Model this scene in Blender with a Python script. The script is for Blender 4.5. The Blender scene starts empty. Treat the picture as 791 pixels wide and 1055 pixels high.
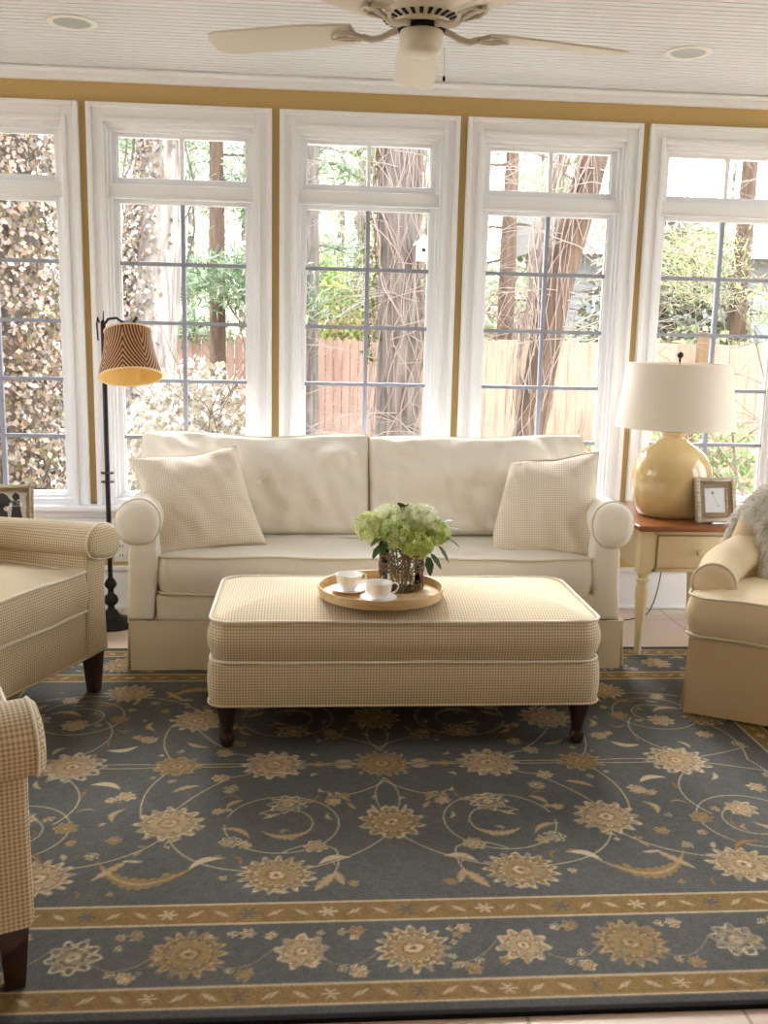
import bpy, bmesh, math, random
import numpy as np
from mathutils import Vector, Matrix, noise
random.seed(7)
C = bpy.context.scene.collection
PI = math.pi

# ------------------------------------------------------------------ helpers
def lin(r, g, b):
    f = lambda c: (c/255/12.92) if c/255 <= .04045 else ((c/255+.055)/1.055)**2.4
    return (f(r), f(g), f(b), 1)

def mat(name, col, rough=.6, metal=0, bump=0, bscale=40, var=0, vscale=6, spec=.5, sheen=0, trans=0, coat=0):
    m = bpy.data.materials.new(name); m.use_nodes = True
    nt = m.node_tree; b = nt.nodes['Principled BSDF']
    b.inputs['Base Color'].default_value = col
    b.inputs['Roughness'].default_value = rough
    b.inputs['Metallic'].default_value = metal
    b.inputs['Specular IOR Level'].default_value = spec
    b.inputs['Sheen Weight'].default_value = sheen
    b.inputs['Coat Weight'].default_value = coat
    tc = nt.nodes.new('ShaderNodeTexCoord')
    if var:
        n = nt.nodes.new('ShaderNodeTexNoise'); n.inputs['Scale'].default_value = vscale; n.inputs['Detail'].default_value = 5
        nt.links.new(tc.outputs['Object'], n.inputs['Vector'])
        mx = nt.nodes.new('ShaderNodeMix'); mx.data_type = 'RGBA'
        mx.inputs['A'].default_value = tuple(c*(1-var) for c in col[:3])+(1,)
        mx.inputs['B'].default_value = tuple(min(1, c*(1+var)) for c in col[:3])+(1,)
        nt.links.new(n.outputs['Fac'], mx.inputs['Factor']); nt.links.new(mx.outputs['Result'], b.inputs['Base Color'])
    if bump:
        n = nt.nodes.new('ShaderNodeTexNoise'); n.inputs['Scale'].default_value = bscale; n.inputs['Detail'].default_value = 4
        nt.links.new(tc.outputs['Object'], n.inputs['Vector'])
        bp = nt.nodes.new('ShaderNodeBump'); bp.inputs['Strength'].default_value = bump; bp.inputs['Distance'].default_value = .01
        nt.links.new(n.outputs['Fac'], bp.inputs['Height']); nt.links.new(bp.outputs['Normal'], b.inputs['Normal'])
    return m

def check_mat(name, ca, cb, cc, period):
    """small woven two-way check, driven by the UV map in metres"""
    m = bpy.data.materials.new(name); m.use_nodes = True
    nt = m.node_tree; b = nt.nodes['Principled BSDF']; L = nt.links.new
    b.inputs['Roughness'].default_value = .9; b.inputs['Specular IOR Level'].default_value = .2
    b.inputs['Sheen Weight'].default_value = .15
    uv = nt.nodes.new('ShaderNodeUVMap'); sp = nt.nodes.new('ShaderNodeSeparateXYZ'); L(uv.outputs['UV'], sp.inputs[0])
    def sq(o):
        a = nt.nodes.new('ShaderNodeMath'); a.operation = 'MULTIPLY'; a.inputs[1].default_value = 2*PI/period; L(o, a.inputs[0])
        s = nt.nodes.new('ShaderNodeMath'); s.operation = 'SINE'; L(a.outputs[0], s.inputs[0])
        k = nt.nodes.new('ShaderNodeMath'); k.operation = 'MULTIPLY_ADD'; k.inputs[1].default_value = 1.6; k.inputs[2].default_value = .5; k.use_clamp = True; L(s.outputs[0], k.inputs[0])
        return k.outputs[0]
    u, v = sq(sp.outputs[0]), sq(sp.outputs[1])
    ad = nt.nodes.new('ShaderNodeMath'); ad.operation = 'ADD'; L(u, ad.inputs[0]); L(v, ad.inputs[1])
    hf = nt.nodes.new('ShaderNodeMath'); hf.operation = 'MULTIPLY'; hf.inputs[1].default_value = .5; L(ad.outputs[0], hf.inputs[0])
    r = nt.nodes.new('ShaderNodeValToRGB'); e = r.color_ramp.elements
    e[0].position = 0; e[0].color = ca; e[1].position = 1; e[1].color = cc
    x = e.new(.5); x.color = cb
    L(hf.outputs[0], r.inputs[0]); L(r.outputs[0], b.inputs['Base Color'])
    bp = nt.nodes.new('ShaderNodeBump'); bp.inputs['Strength'].default_value = .3; bp.inputs['Distance'].default_value = .001
    L(hf.outputs[0], bp.inputs['Height']); L(bp.outputs[0], b.inputs['Normal'])
    return m

def attr_mat(name, rough=.8, attr='col', var=.0, vscale=200, trans=0, spec=.3):
    m = bpy.data.materials.new(name); m.use_nodes = True
    nt = m.node_tree; b = nt.nodes['Principled BSDF']; L = nt.links.new
    b.inputs['Roughness'].default_value = rough; b.inputs['Specular IOR Level'].default_value = spec
    a = nt.nodes.new('ShaderNodeAttribute'); a.attribute_name = attr
    out = a.outputs['Color']
    if var:
        tc = nt.nodes.new('ShaderNodeTexCoord')
        n = nt.nodes.new('ShaderNodeTexNoise'); n.inputs['Scale'].default_value = vscale; n.inputs['Detail'].default_value = 3
        L(tc.outputs['Object'], n.inputs['Vector'])
        mp = nt.nodes.new('ShaderNodeMapRange'); mp.inputs['From Min'].default_value = .3; mp.inputs['From Max'].default_value = .7
        mp.inputs['To Min'].default_value = 1-var; mp.inputs['To Max'].default_value = 1+var; L(n.outputs['Fac'], mp.inputs['Value'])
        vm = nt.nodes.new('ShaderNodeVectorMath'); vm.operation = 'SCALE'; L(out, vm.inputs[0]); L(mp.outputs[0], vm.inputs['Scale'])
        out = vm.outputs[0]
    L(out, b.inputs['Base Color'])
    if trans:
        t = nt.nodes.new('ShaderNodeBsdfTranslucent'); L(out, t.inputs['Color'])
        mx = nt.nodes.new('ShaderNodeMixShader'); mx.inputs[0].default_value = trans
        L(b.outputs[0], mx.inputs[1]); L(t.outputs[0], mx.inputs[2]); L(mx.outputs[0], nt.nodes['Material Output'].inputs[0])
    return m

class MB:
    """collects vertices and faces of one mesh"""
    def __init__(s): s.v = []; s.f = []; s.c = []; s.cur = None
    def add(s, vs, fs, col=None):
        o = len(s.v); s.v += [tuple(p) for p in vs]; s.f += [tuple(i+o for i in f) for f in fs]
        s.c += [col]*len(fs)
    def box(s, x0, x1, y0, y1, z0, z1):
        s.add([(x0,y0,z0),(x1,y0,z0),(x1,y1,z0),(x0,y1,z0),(x0,y0,z1),(x1,y0,z1),(x1,y1,z1),(x0,y1,z1)],
              [(0,3,2,1),(4,5,6,7),(0,1,5,4),(1,2,6,5),(2,3,7,6),(3,0,4,7)])
    def rings(s, rs, cap0=True, cap1=True, closed=True, col=None):
        n = len(rs[0]); vs = [p for r in rs for p in r]; fs = []
        for i in range(len(rs)-1):
            for j in range(n if closed else n-1):
                a, b = i*n+j, i*n+(j+1) % n
                fs.append((a, b, b+n, a+n))
        if cap0: fs.append(tuple(reversed(range(n))))
        if cap1: fs.append(tuple(range((len(rs)-1)*n, len(rs)*n)))
        s.add(vs, fs, col)
    def lathe(s, prof, cx=0, cy=0, cz=0, seg=32, cap0=True, cap1=True):
        s.rings([[(cx+r*math.cos(2*PI*k/seg), cy+r*math.sin(2*PI*k/seg), cz+z) for k in range(seg)] for r, z in prof], cap0, cap1)
    def tube(s, pts, r, seg=8, closed=False, col=None, r1=None):
        pts = [Vector(p) for p in pts]; n = len(pts); rs = []
        up = Vector((0, 0, 1)); prev = None
        for i, p in enumerate(pts):
            if closed: t = pts[(i+1) % n]-pts[i-1]
            else: t = pts[min(i+1, n-1)]-pts[max(i-1, 0)]
            if t.length < 1e-9: t = Vector((0, 0, 1))
            t.normalize()
            if prev is None:
                a = t.orthogonal().normalized()
            else:
                a = (prev-t*prev.dot(t))
                a = a.normalized() if a.length > 1e-6 else t.orthogonal().normalized()
            prev = a; b = t.cross(a)
            rr = r if r1 is None else r+(r1-r)*i/max(1, n-1)
            rs.append([p+(a*math.cos(2*PI*k/seg)+b*math.sin(2*PI*k/seg))*rr for k in range(seg)])
        if closed: rs.append(rs[0]); s.rings(rs, False, False, col=col)
        else: s.rings(rs, col=col)
    def build(s, name, m, parent=None, smooth=True, bevel=0, uv=False, weld=False, angle=50, sub=0):
        me = bpy.data.meshes.new(name); me.from_pydata(s.v, [], s.f)
        if any(c is not None for c in s.c):
            at = me.attributes.new('col', 'FLOAT_COLOR', 'FACE')
            at.data.foreach_set('color', [x for c in s.c for x in ((c or (1, 1, 1, 1))[:3]+(1,))])
        if weld or bevel:
            bm = bmesh.new(); bm.from_mesh(me)
            if weld: bmesh.ops.remove_doubles(bm, verts=bm.verts, dist=1e-5)
            if bevel:
                es = [e for e in bm.edges if len(e.link_faces) == 2 and e.calc_face_angle(0) > .6]
                bmesh.ops.bevel(bm, geom=es, offset=bevel, segments=3, affect='EDGES', profile=.5, clamp_overlap=True)
            bmesh.ops.recalc_face_normals(bm, faces=bm.faces)
            bm.to_mesh(me); bm.free()
        if isinstance(m, (list, tuple)):
            for q in m: me.materials.append(q)
        else: me.materials.append(m)
        if smooth:
            me.polygons.foreach_set('use_smooth', [True]*len(me.polygons))
            try: me.set_sharp_from_angle(angle=math.radians(angle))
            except Exception: pass
        if uv: box_uv(me)
        o = bpy.data.objects.new(name, me); C.objects.link(o)
        if parent: o.parent = parent
        return o

def box_uv(me):
    l = me.uv_layers.new(name='UVMap')
    for p in me.polygons:
        n = p.normal; a = max(range(3), key=lambda i: abs(n[i]))
        for li in p.loop_indices:
            c = me.vertices[me.loops[li].vertex_index].co
            l.data[li].uv = ((c.y, c.z), (c.x, c.z), (c.x, c.y))[a]

def tag(o, label=None, cat=None, group=None, kind=None):
    if label: o['label'] = label
    if cat: o['category'] = cat
    if group: o['group'] = group
    if kind: o['kind'] = kind
    return o

def empty(name, loc=(0,0,0), rz=0, label=None, cat=None, group=None, kind=None):
    e = bpy.data.objects.new(name, None); C.objects.link(e); e.empty_display_size = .1
    e.location = loc; e.rotation_euler = (0, 0, rz)
    return tag(e, label, cat, group, kind)

def copy_tree(o, parent=None):
    c = o.copy(); C.objects.link(c); c.parent = parent
    for ch in o.children: copy_tree(ch, c)
    return c

def rrect(a, b, rc, seg=6, n_side=10):
    """rounded rectangle outline, half sizes a, b"""
    rc = max(min(rc, a-1e-4, b-1e-4), 1e-4); pts = []
    cs = [(a-rc, -b+rc, -PI/2), (a-rc, b-rc, 0), (-a+rc, b-rc, PI/2), (-a+rc, -b+rc, PI)]
    for i, (cx, cy, t0) in enumerate(cs):
        for k in range(seg+1):
            t = t0+PI/2*k/seg; pts.append((cx+rc*math.cos(t), cy+rc*math.sin(t)))
        nx, ny, nt = cs[(i+1) % 4]; q = (nx+rc*math.cos(nt), ny+rc*math.sin(nt)); p = pts[-1]
        for k in range(1, n_side): pts.append((p[0]+(q[0]-p[0])*k/n_side, p[1]+(q[1]-p[1])*k/n_side))
    return pts

def box_cushion(w, d, z0, z1, crown=.03, rc=.05, er=.012, bulge=.006, wr=0, seed=0, crown0=0, ns=18):
    """welted box cushion: loft of rounded-rectangle rings, centred on x, y; returns mesh, top and bottom edge loops"""
    a, b = w/2, d/2; mb = MB(); rings = []
    def ring(ins, z):
        return [(x, y, z) for x, y in rrect(a-ins, b-ins, max(rc-ins*.7, .002), n_side=ns)]
    m = min(a, b)*.985
    for t in (1, .85, .65, .45, .3, .18, .1, .05, .02): rings.append(ring(er+(m-er)*t, z0-crown0*(1-(1-t)**2.5)))
    rings.append(ring(er*.3, z0+er*.25)); rings.append(ring(0, z0+er))
    for k in range(1, 6):
        t = k/6; rings.append(ring(-bulge*math.sin(PI*t), z0+er+(z1-z0-2*er)*t))
    rings.append(ring(0, z1-er)); rings.append(ring(er*.3, z1-er*.25))
    for t in (.02, .05, .1, .18, .3, .45, .65, .85, 1): rings.append(ring(er+(m-er)*t, z1+crown*(1-(1-t)**2.2)))
    if wr:
        out = []
        for r in rings:
            q = []
            for x, y, z in r:
                n1 = noise.noise(Vector((x*5+seed, y*5, z*7))); n2 = noise.noise(Vector((x*22+seed, y*8, z*3+9)))
                q.append((x, y-wr*.8*n2 if abs(y) > b*.9 else y, z+wr*(n1+.35*n2)))
            out.append(q)
        rings = out
    mb.rings(rings)
    off = er*.2
    top = [(x, y, z1-er*.1+wr*noise.noise(Vector((x*5+seed, y*5, z1*7)))) for x, y in rrect(a+off, b+off, rc, n_side=ns)]
    bot = [(x, y, z0+er*.1+wr*noise.noise(Vector((x*5+seed, y*5, z0*7)))) for x, y in rrect(a+off, b+off, rc, n_side=ns)]
    return mb, top, bot

def pillow(w, h, T, pinch=.07, power=.45, wr=.006, seed=0, n=36, sag=0, dent=0, rnd_=0):
    """stuffed pillow in the local x-z plane, front towards -y; returns mesh builder and border loop"""
    mb = MB(); vs = []; idx = {}
    def pos(u, v, side):
        x = u*w/2*(1-pinch*(1-v*v)*abs(u)**1.5)*math.sqrt(1-rnd_*v**4/2); z = v*h/2*(1-pinch*(1-u*u)*abs(v)**1.5)*math.sqrt(1-rnd_*u**4/2)
        t = T*max(0, (1-u**2)*(1-v**2))**power
        z += sag*(1-abs(u))*.0
        e = (1-u**4)*(1-v**4)
        nn = noise.noise(Vector((x*7+seed, z*7, side*3)))*.9+noise.noise(Vector((x*19+seed+z*9, z*9-x*5, side)))*.6
        ang = math.atan2(v, u); rad = math.hypot(u, v)
        nn += .9*math.sin(ang*11+seed)*max(0, rad-.55)*e
        y = side*(t+wr*nn*min(1, e*3))
        if dent and side < 0: y += dent*math.exp(-((u-.1)**2*2+(v-.95)**2*7))
        z -= dent*.6*math.exp(-((u-.1)**2*5))*max(0, v)**2
        return (x, y, z)
    g = [math.sin(PI/2*(-1+2*i/n)) for i in range(n+1)]
    for side in (-1, 1):
        for j, v in enumerate(g):
            for i, u in enumerate(g):
                edge = i in (0, n) or j in (0, n)
                key = (i, j, 0 if edge else side)
                if key not in idx: idx[key] = len(vs); vs.append(pos(u, v, side) if not edge else (pos(u, v, side)[0], 0, pos(u, v, side)[2]))
    fs = []
    K = lambda i, j, s: idx[(i, j, 0 if (i in (0, n) or j in (0, n)) else s)]
    for s_ in (-1, 1):
        for j in range(n):
            for i in range(n):
                q = (K(i, j, s_), K(i+1, j, s_), K(i+1, j+1, s_), K(i, j+1, s_))
                fs.append(q if s_ < 0 else q[::-1])
    mb.add(vs, fs)
    loop = [vs[K(i, 0, 1)] for i in range(n)]+[vs[K(n, j, 1)] for j in range(n)]+[vs[K(i, n, 1)] for i in range(n, 0, -1)]+[vs[K(0, j, 1)] for j in range(n, 0, -1)]
    return mb, loop

def extrude_profile(prof, y0, y1, round_front=.02, nseg=10, cap_dome=0, fn=None):
    """closed x-z profile swept along +y, both ends slightly rounded"""
    cx = sum(p[0] for p in prof)/len(prof); cz = sum(p[1] for p in prof)/len(prof)
    mb = MB(); rs = []
    def sc(k, y):
        r = []
        for x, z in prof:
            dx, dz = x-cx, z-cz; L = math.hypot(dx, dz); q = max(L-k, L*.3)/L
            p = (cx+dx*q, y, cz+dz*q)
            r.append(fn(p) if fn else p)
        return r
    R = round_front
    st = [(R, y0), (R*.5, y0+R*.14), (R*.13, y0+R*.5), (0, y0+R)]
    for k, y in st: rs.append(sc(k, y))
    for i in range(1, nseg): rs.append(sc(0, y0+R+(y1-y0-2*R)*i/nseg))
    for k, y in reversed([(R, y1), (R*.5, y1-R*.14), (R*.13, y1-R*.5), (0, y1-R)]): rs.append(sc(k, y))
    if cap_dome:
        ins = []
        for t in (.15, .4, .7):
            ins.append([(cx+(x-cx)*t, y-cap_dome*(1-t*t), cz+(z-cz)*t) for x, y, z in rs[0]])
        rs = ins+rs
    mb.rings(rs[::-1]); return mb

def smooth_path(P_, n=6):
    out = []; P_ = [Vector(p) for p in P_]
    for i in range(len(P_)-1):
        p0, p1, p2, p3 = P_[max(i-1, 0)], P_[i], P_[i+1], P_[min(i+2, len(P_)-1)]
        for k in range(n):
            t = k/n; out.append(.5*((2*p1)+(-p0+p2)*t+(2*p0-5*p1+4*p2-p3)*t*t+(-p0+3*p1-3*p2+p3)*t**3))
    return out+[P_[-1]]

def frustum(mb, cx, cy, z0, z1, h0, h1, dx=0, dy=0):
    """square tapered post: half size h0 at z0 (offset dx, dy), h1 at z1"""
    b = [(cx+dx+sx*h0, cy+dy+sy*h0, z0) for sx, sy in ((-1,-1),(1,-1),(1,1),(-1,1))]
    t = [(cx+sx*h1, cy+sy*h1, z1) for sx, sy in ((-1,-1),(1,-1),(1,1),(-1,1))]
    mb.add(b+t, [(3,2,1,0),(4,5,6,7),(0,1,5,4),(1,2,6,5),(2,3,7,6),(3,0,4,7)])

# ------------------------------------------------------------------ materials
M = {}
M['wall'] = mat('ochre_wall_paint', lin(198,170,114), .75, bump=.05, bscale=120, var=.03)
M['trim'] = mat('white_trim_paint', lin(238,240,244), .45)
M['ceil'] = mat('white_ceiling_paint', lin(226,228,232), .5)
M['muntin'] = mat('grey_muntin', lin(150,155,170), .5)
M['fan'] = mat('cream_enamel', lin(226,220,205), .35)
M['fanblade'] = mat('cream_blade', lin(222,218,205), .55)
M['dark'] = mat('black_iron', lin(38,36,40), .45, metal=.4)
M['slot'] = mat('dark_slot', lin(25,22,22), .9)
M['legwood'] = mat('dark_mahogany', lin(52,26,18), .3, var=.25, vscale=20, coat=.3)
M['plain'] = mat('cream_slipcover', lin(240,236,226), .92, bump=.5, bscale=7, spec=.15, sheen=.2)
M['welt'] = mat('cream_welt', lin(222,212,190), .9, spec=.15)
M['slip'] = mat('sand_slipcover', lin(222,204,170), .92, bump=.4, bscale=8, spec=.15, sheen=.2)
M['check'] = check_mat('tan_check_weave', lin(232,221,197), lin(212,195,163), lin(178,154,114), .0095)
M['checkp'] = check_mat('pale_check_weave', lin(240,234,222), lin(232,222,206), lin(214,198,176), .0095)
M['checkd'] = check_mat('gold_check_weave', lin(232,216,180), lin(204,178,126), lin(150,116,66), .0095)
M['cream_wood'] = mat('distressed_cream_paint', lin(216,200,164), .5, var=.08, vscale=5, bump=.08, bscale=30)
M['ivory'] = mat('ceramic_white', lin(246,244,240), .3, coat=.25)
M['ochre'] = mat('ochre_glaze', lin(206,182,130), .18, var=.10, vscale=5, coat=.6)
M['linen'] = mat('linen_shade', lin(236,228,214), .9, bump=.2, bscale=300)
M['green'] = mat('leaf_green', lin(52,84,38), .5, var=.3, vscale=30)
M['stem'] = mat('stem_green', lin(96,120,60), .6)
M['twig'] = mat('twig_brown', lin(120,92,66), .7, var=.3, vscale=40)
M['cord'] = mat('black_cord', lin(24,22,22), .6)
M['plastic'] = mat('white_plastic', lin(238,236,230), .4)
M['petal'] = attr_mat('hydrangea_petal', .7, trans=.3)
M['leafs'] = attr_mat('outdoor_leaf', .8, trans=.25, spec=.1)
M['fur'] = attr_mat('shaggy_wool', .95, spec=.1, trans=.45)

def wood_mat(name, c0, c1, scale, rough, coat=0, axis='X'):
    m = bpy.data.materials.new(name); m.use_nodes = True
    nt = m.node_tree; b = nt.nodes['Principled BSDF']; L = nt.links.new
    b.inputs['Roughness'].default_value = rough; b.inputs['Coat Weight'].default_value = coat
    tc = nt.nodes.new('ShaderNodeTexCoord'); mp = nt.nodes.new('ShaderNodeMapping')
    mp.inputs['Scale'].default_value = {'X': (1.5, 14, 14), 'Y': (14, 1.5, 14), 'Z': (14, 14, 1.5)}[axis]
    L(tc.outputs['Object'], mp.inputs[0])
    n = nt.nodes.new('ShaderNodeTexNoise'); n.inputs['Scale'].default_value = scale; n.inputs['Detail'].default_value = 6; n.inputs['Distortion'].default_value = .6
    L(mp.outputs[0], n.inputs['Vector'])
    r = nt.nodes.new('ShaderNodeValToRGB'); e = r.color_ramp.elements
    e[0].position = .3; e[0].color = c0; e[1].position = .7; e[1].color = c1
    L(n.outputs['Fac'], r.inputs[0]); L(r.outputs[0], b.inputs['Base Color']); return m
M['tabletop'] = wood_mat('reddish_brown_wood', lin(112,60,30), lin(160,96,54), 2, .28, .4)
M['traywood'] = wood_mat('pale_tray_wood', lin(196,160,106), lin(222,190,138), 2, .5)
M['silver'] = wood_mat('worn_silver_gilt', lin(132,118,98), lin(206,194,172), 8, .45)
M['bark_pale'] = wood_mat('pale_bark', lin(111,102,97), lin(174,169,164), 1.2, .95, 0, 'Z')
M['bark_grey'] = wood_mat('grey_bark', lin(74,67,63), lin(132,122,117), 1.2, .95, 0, 'Z')
M['bark_brown'] = wood_mat('brown_bark', lin(65,53,46), lin(116,95,80), 1.2, .95, 0, 'Z')
M['fence'] = wood_mat('weathered_pink_board', lin(150,118,106), lin(176,148,134), .8, .9, 0, 'Z')
M['fence2'] = wood_mat('pale_tan_board', lin(152,126,108), lin(182,156,136), .8, .9, 0, 'Z')
M['post'] = wood_mat('tan_post', lin(105,81,57), lin(124,101,74), .8, .9, 0, 'Z')

def glass_mat():
    m = bpy.data.materials.new('window_glass'); m.use_nodes = True; nt = m.node_tree; L = nt.links.new
    nt.nodes.remove(nt.nodes['Principled BSDF'])
    t = nt.nodes.new('ShaderNodeBsdfTransparent'); g = nt.nodes.new('ShaderNodeBsdfGlossy'); g.inputs['Roughness'].default_value = .02
    f = nt.nodes.new('ShaderNodeFresnel'); f.inputs['IOR'].default_value = 1.3
    mx = nt.nodes.new('ShaderNodeMixShader'); L(f.outputs[0], mx.inputs[0]); L(t.outputs[0], mx.inputs[1]); L(g.outputs[0], mx.inputs[2])
    L(mx.outputs[0], nt.nodes['Material Output'].inputs[0]); return m
M['glass'] = glass_mat()

def tile_mat():
    m = bpy.data.materials.new('pale_stone_tile'); m.use_nodes = True
    nt = m.node_tree; b = nt.nodes['Principled BSDF']; L = nt.links.new
    b.inputs['Roughness'].default_value = .35
    tc = nt.nodes.new('ShaderNodeTexCoord')
    br = nt.nodes.new('ShaderNodeTexBrick'); br.offset = 0; br.inputs['Scale'].default_value = 1
    br.inputs['Brick Width'].default_value = .45; br.inputs['Row Height'].default_value = .45; br.inputs['Mortar Size'].default_value = .004
    br.inputs['Color1'].default_value = lin(222,200,180); br.inputs['Color2'].default_value = lin(216,192,172); br.inputs['Mortar'].default_value = lin(170,150,132)
    L(tc.outputs['Object'], br.inputs['Vector'])
    n = nt.nodes.new('ShaderNodeTexNoise'); n.inputs['Scale'].default_value = 4; n.inputs['Detail'].default_value = 6
    L(tc.outputs['Object'], n.inputs['Vector'])
    mx = nt.nodes.new('ShaderNodeMix'); mx.data_type = 'RGBA'; mx.blend_type = 'MULTIPLY'; mx.inputs['Factor'].default_value = .35
    L(br.outputs['Color'], mx.inputs['A']); L(n.outputs['Color'], mx.inputs['B'])
    n2 = nt.nodes.new('ShaderNodeHueSaturation'); n2.inputs['Value'].default_value = 1.15; n2.inputs['Saturation'].default_value = .9
    L(mx.outputs['Result'], n2.inputs['Color']); L(n2.outputs[0], b.inputs['Base Color']); return m
M['tile'] = tile_mat()

def ground_mat():
    m = bpy.data.materials.new('dry_leaf_litter'); m.use_nodes = True
    nt = m.node_tree; b = nt.nodes['Principled BSDF']; L = nt.links.new
    b.inputs['Roughness'].default_value = 1
    tc = nt.nodes.new('ShaderNodeTexCoord')
    n = nt.nodes.new('ShaderNodeTexVoronoi'); n.inputs['Scale'].default_value = 9; L(tc.outputs['Object'], n.inputs['Vector'])
    n2 = nt.nodes.new('ShaderNodeTexNoise'); n2.inputs['Scale'].default_value = .6; n2.inputs['Detail'].default_value = 6; L(tc.outputs['Object'], n2.inputs['Vector'])
    r = nt.nodes.new('ShaderNodeValToRGB'); e = r.color_ramp.elements
    e[0].position = 0; e[0].color = lin(128,114,102); e[1].position = 1; e[1].color = lin(190,176,162)
    L(n.outputs['Color'], r.inputs[0])
    r2 = nt.nodes.new('ShaderNodeValToRGB'); e = r2.color_ramp.elements
    e[0].position = .5; e[0].color = (1, 1, 1, 1); e[1].position = .62; e[1].color = lin(196,214,160)
    L(n2.outputs['Fac'], r2.inputs[0])
    mx = nt.nodes.new('ShaderNodeMix'); mx.data_type = 'RGBA'; mx.blend_type = 'MULTIPLY'; mx.inputs['Factor'].default_value = 1
    L(r.outputs[0], mx.inputs['A']); L(r2.outputs[0], mx.inputs['B']); L(mx.outputs['Result'], b.inputs['Base Color']); return m
M['ground'] = ground_mat()

# ------------------------------------------------------------------ room shell
W = 4.7175; WT = .16; P = .8668; X0 = -2.3271
XL, XR, YB, ZC = -2.95, 3.45, -2.3, 2.485
cent = [X0+P*k for k in range(0, 7)]
def struct(name, mb, m, parent=None, **k):
    o = mb.build(name, m, parent, **k)
    if parent is None: o['kind'] = 'structure'
    return o

mb = MB(); mb.box(XL-.2, XR+.2, YB-.2, W+.0, -.12, 0); struct('floor', mb, M['tile'], smooth=False)

# beadboard ceiling: real grooves running along x
mb = MB(); prof = []; y = YB
while y < W-.085:
    prof += [(y, ZC), (y+.033, ZC), (y+.036, ZC+.009), (y+.039, ZC+.009), (y+.042, ZC)]; y += .042
prof += [(W-.085, ZC), (W, ZC)]
vs = [(XL, a, b) for a, b in prof]+[(XR, a, b) for a, b in prof]; n = len(prof)
vs += [(XL, YB, ZC+.12), (XL, W, ZC+.12), (XR, YB, ZC+.12), (XR, W, ZC+.12)]
fs = [(i, i+1, n+i+1, n+i) for i in range(n-1)]+[(2*n, 2*n+2, 2*n+3, 2*n+1)]
mb.add(vs, fs); struct('ceiling', mb, M['ceil'], smooth=False)
mb = MB(); mb.box(XL, XR, W-.085, W-.001, ZC-.012, ZC-.001); mb.box(XL, XR, W-.030, W-.001, 2.44, ZC-.012); struct('trim_1', mb, M['trim'], bevel=.004)

def wall_with_openings(name, axis, c0, c1, lo, hi, opens, z0=0, z1=ZC+.1):
    """axis 'x': wall spans x from lo to hi, thickness c0..c1 in y; opens = [(a, b, za, zb)]"""
    mb = MB(); cur = lo
    B = (lambda a, b, za, zb: mb.box(a, b, c0, c1, za, zb)) if axis == 'x' else (lambda a, b, za, zb: mb.box(c0, c1, a, b, za, zb))
    for a, b, za, zb in sorted(opens):
        B(cur, a, z0, z1); B(a, b, z0, za); B(a, b, zb, z1); cur = b
    B(cur, hi, z0, z1)
    return struct(name, mb, M['wall'], smooth=False)
OH = .345; OZ0, OZ1 = .505, 2.275
wall_with_openings('wall_front', 'x', W, W+WT, XL-.16, XR+.16, [(c-OH, c+OH, OZ0, OZ1) for c in cent])
ysl = [-1.3, 0.0, 1.3, 2.6, 3.75]
wall_with_openings('wall_left', 'y', XL-.16, XL, YB, W, [(c-.5, c+.5, OZ0, OZ1) for c in ysl[3:]])
wall_with_openings('wall_right', 'y', XR, XR+.16, YB, W, [(c-.5, c+.5, OZ0, OZ1) for c in ysl[3:]])
wall_with_openings('wall_back', 'x', YB-.16, YB, XL-.16, XR+.16, [])
def simple_window(name, a0, a1, z0, z1, c, axis):
    mb = MB(); t = .05
    B = (lambda p, q, r, s: mb.box(p, q, c-.02, c+.02, r, s)) if axis == 'x' else (lambda p, q, r, s: mb.box(c-.02, c+.02, p, q, r, s))
    B(a0, a1, z0, z0+t); B(a0, a1, z1-t, z1); B(a0, a0+t, z0, z1); B(a1-t, a1, z0, z1)
    m = (a0+a1)/2; B(m-.012, m+.012, z0, z1)
    for k in range(1, 5): z = z0+(z1-z0)*k/5; B(a0, a1, z-.01, z+.01)
    return struct(name, mb, M['trim'], smooth=False)
i = 8
for c in ysl[3:]:
    simple_window('window_%d' % i, c-.5, c+.5, OZ0, OZ1, XL-.08, 'y'); i += 1
    simple_window('window_%d' % i, c-.5, c+.5, OZ0, OZ1, XR+.08, 'y'); i += 1


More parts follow.
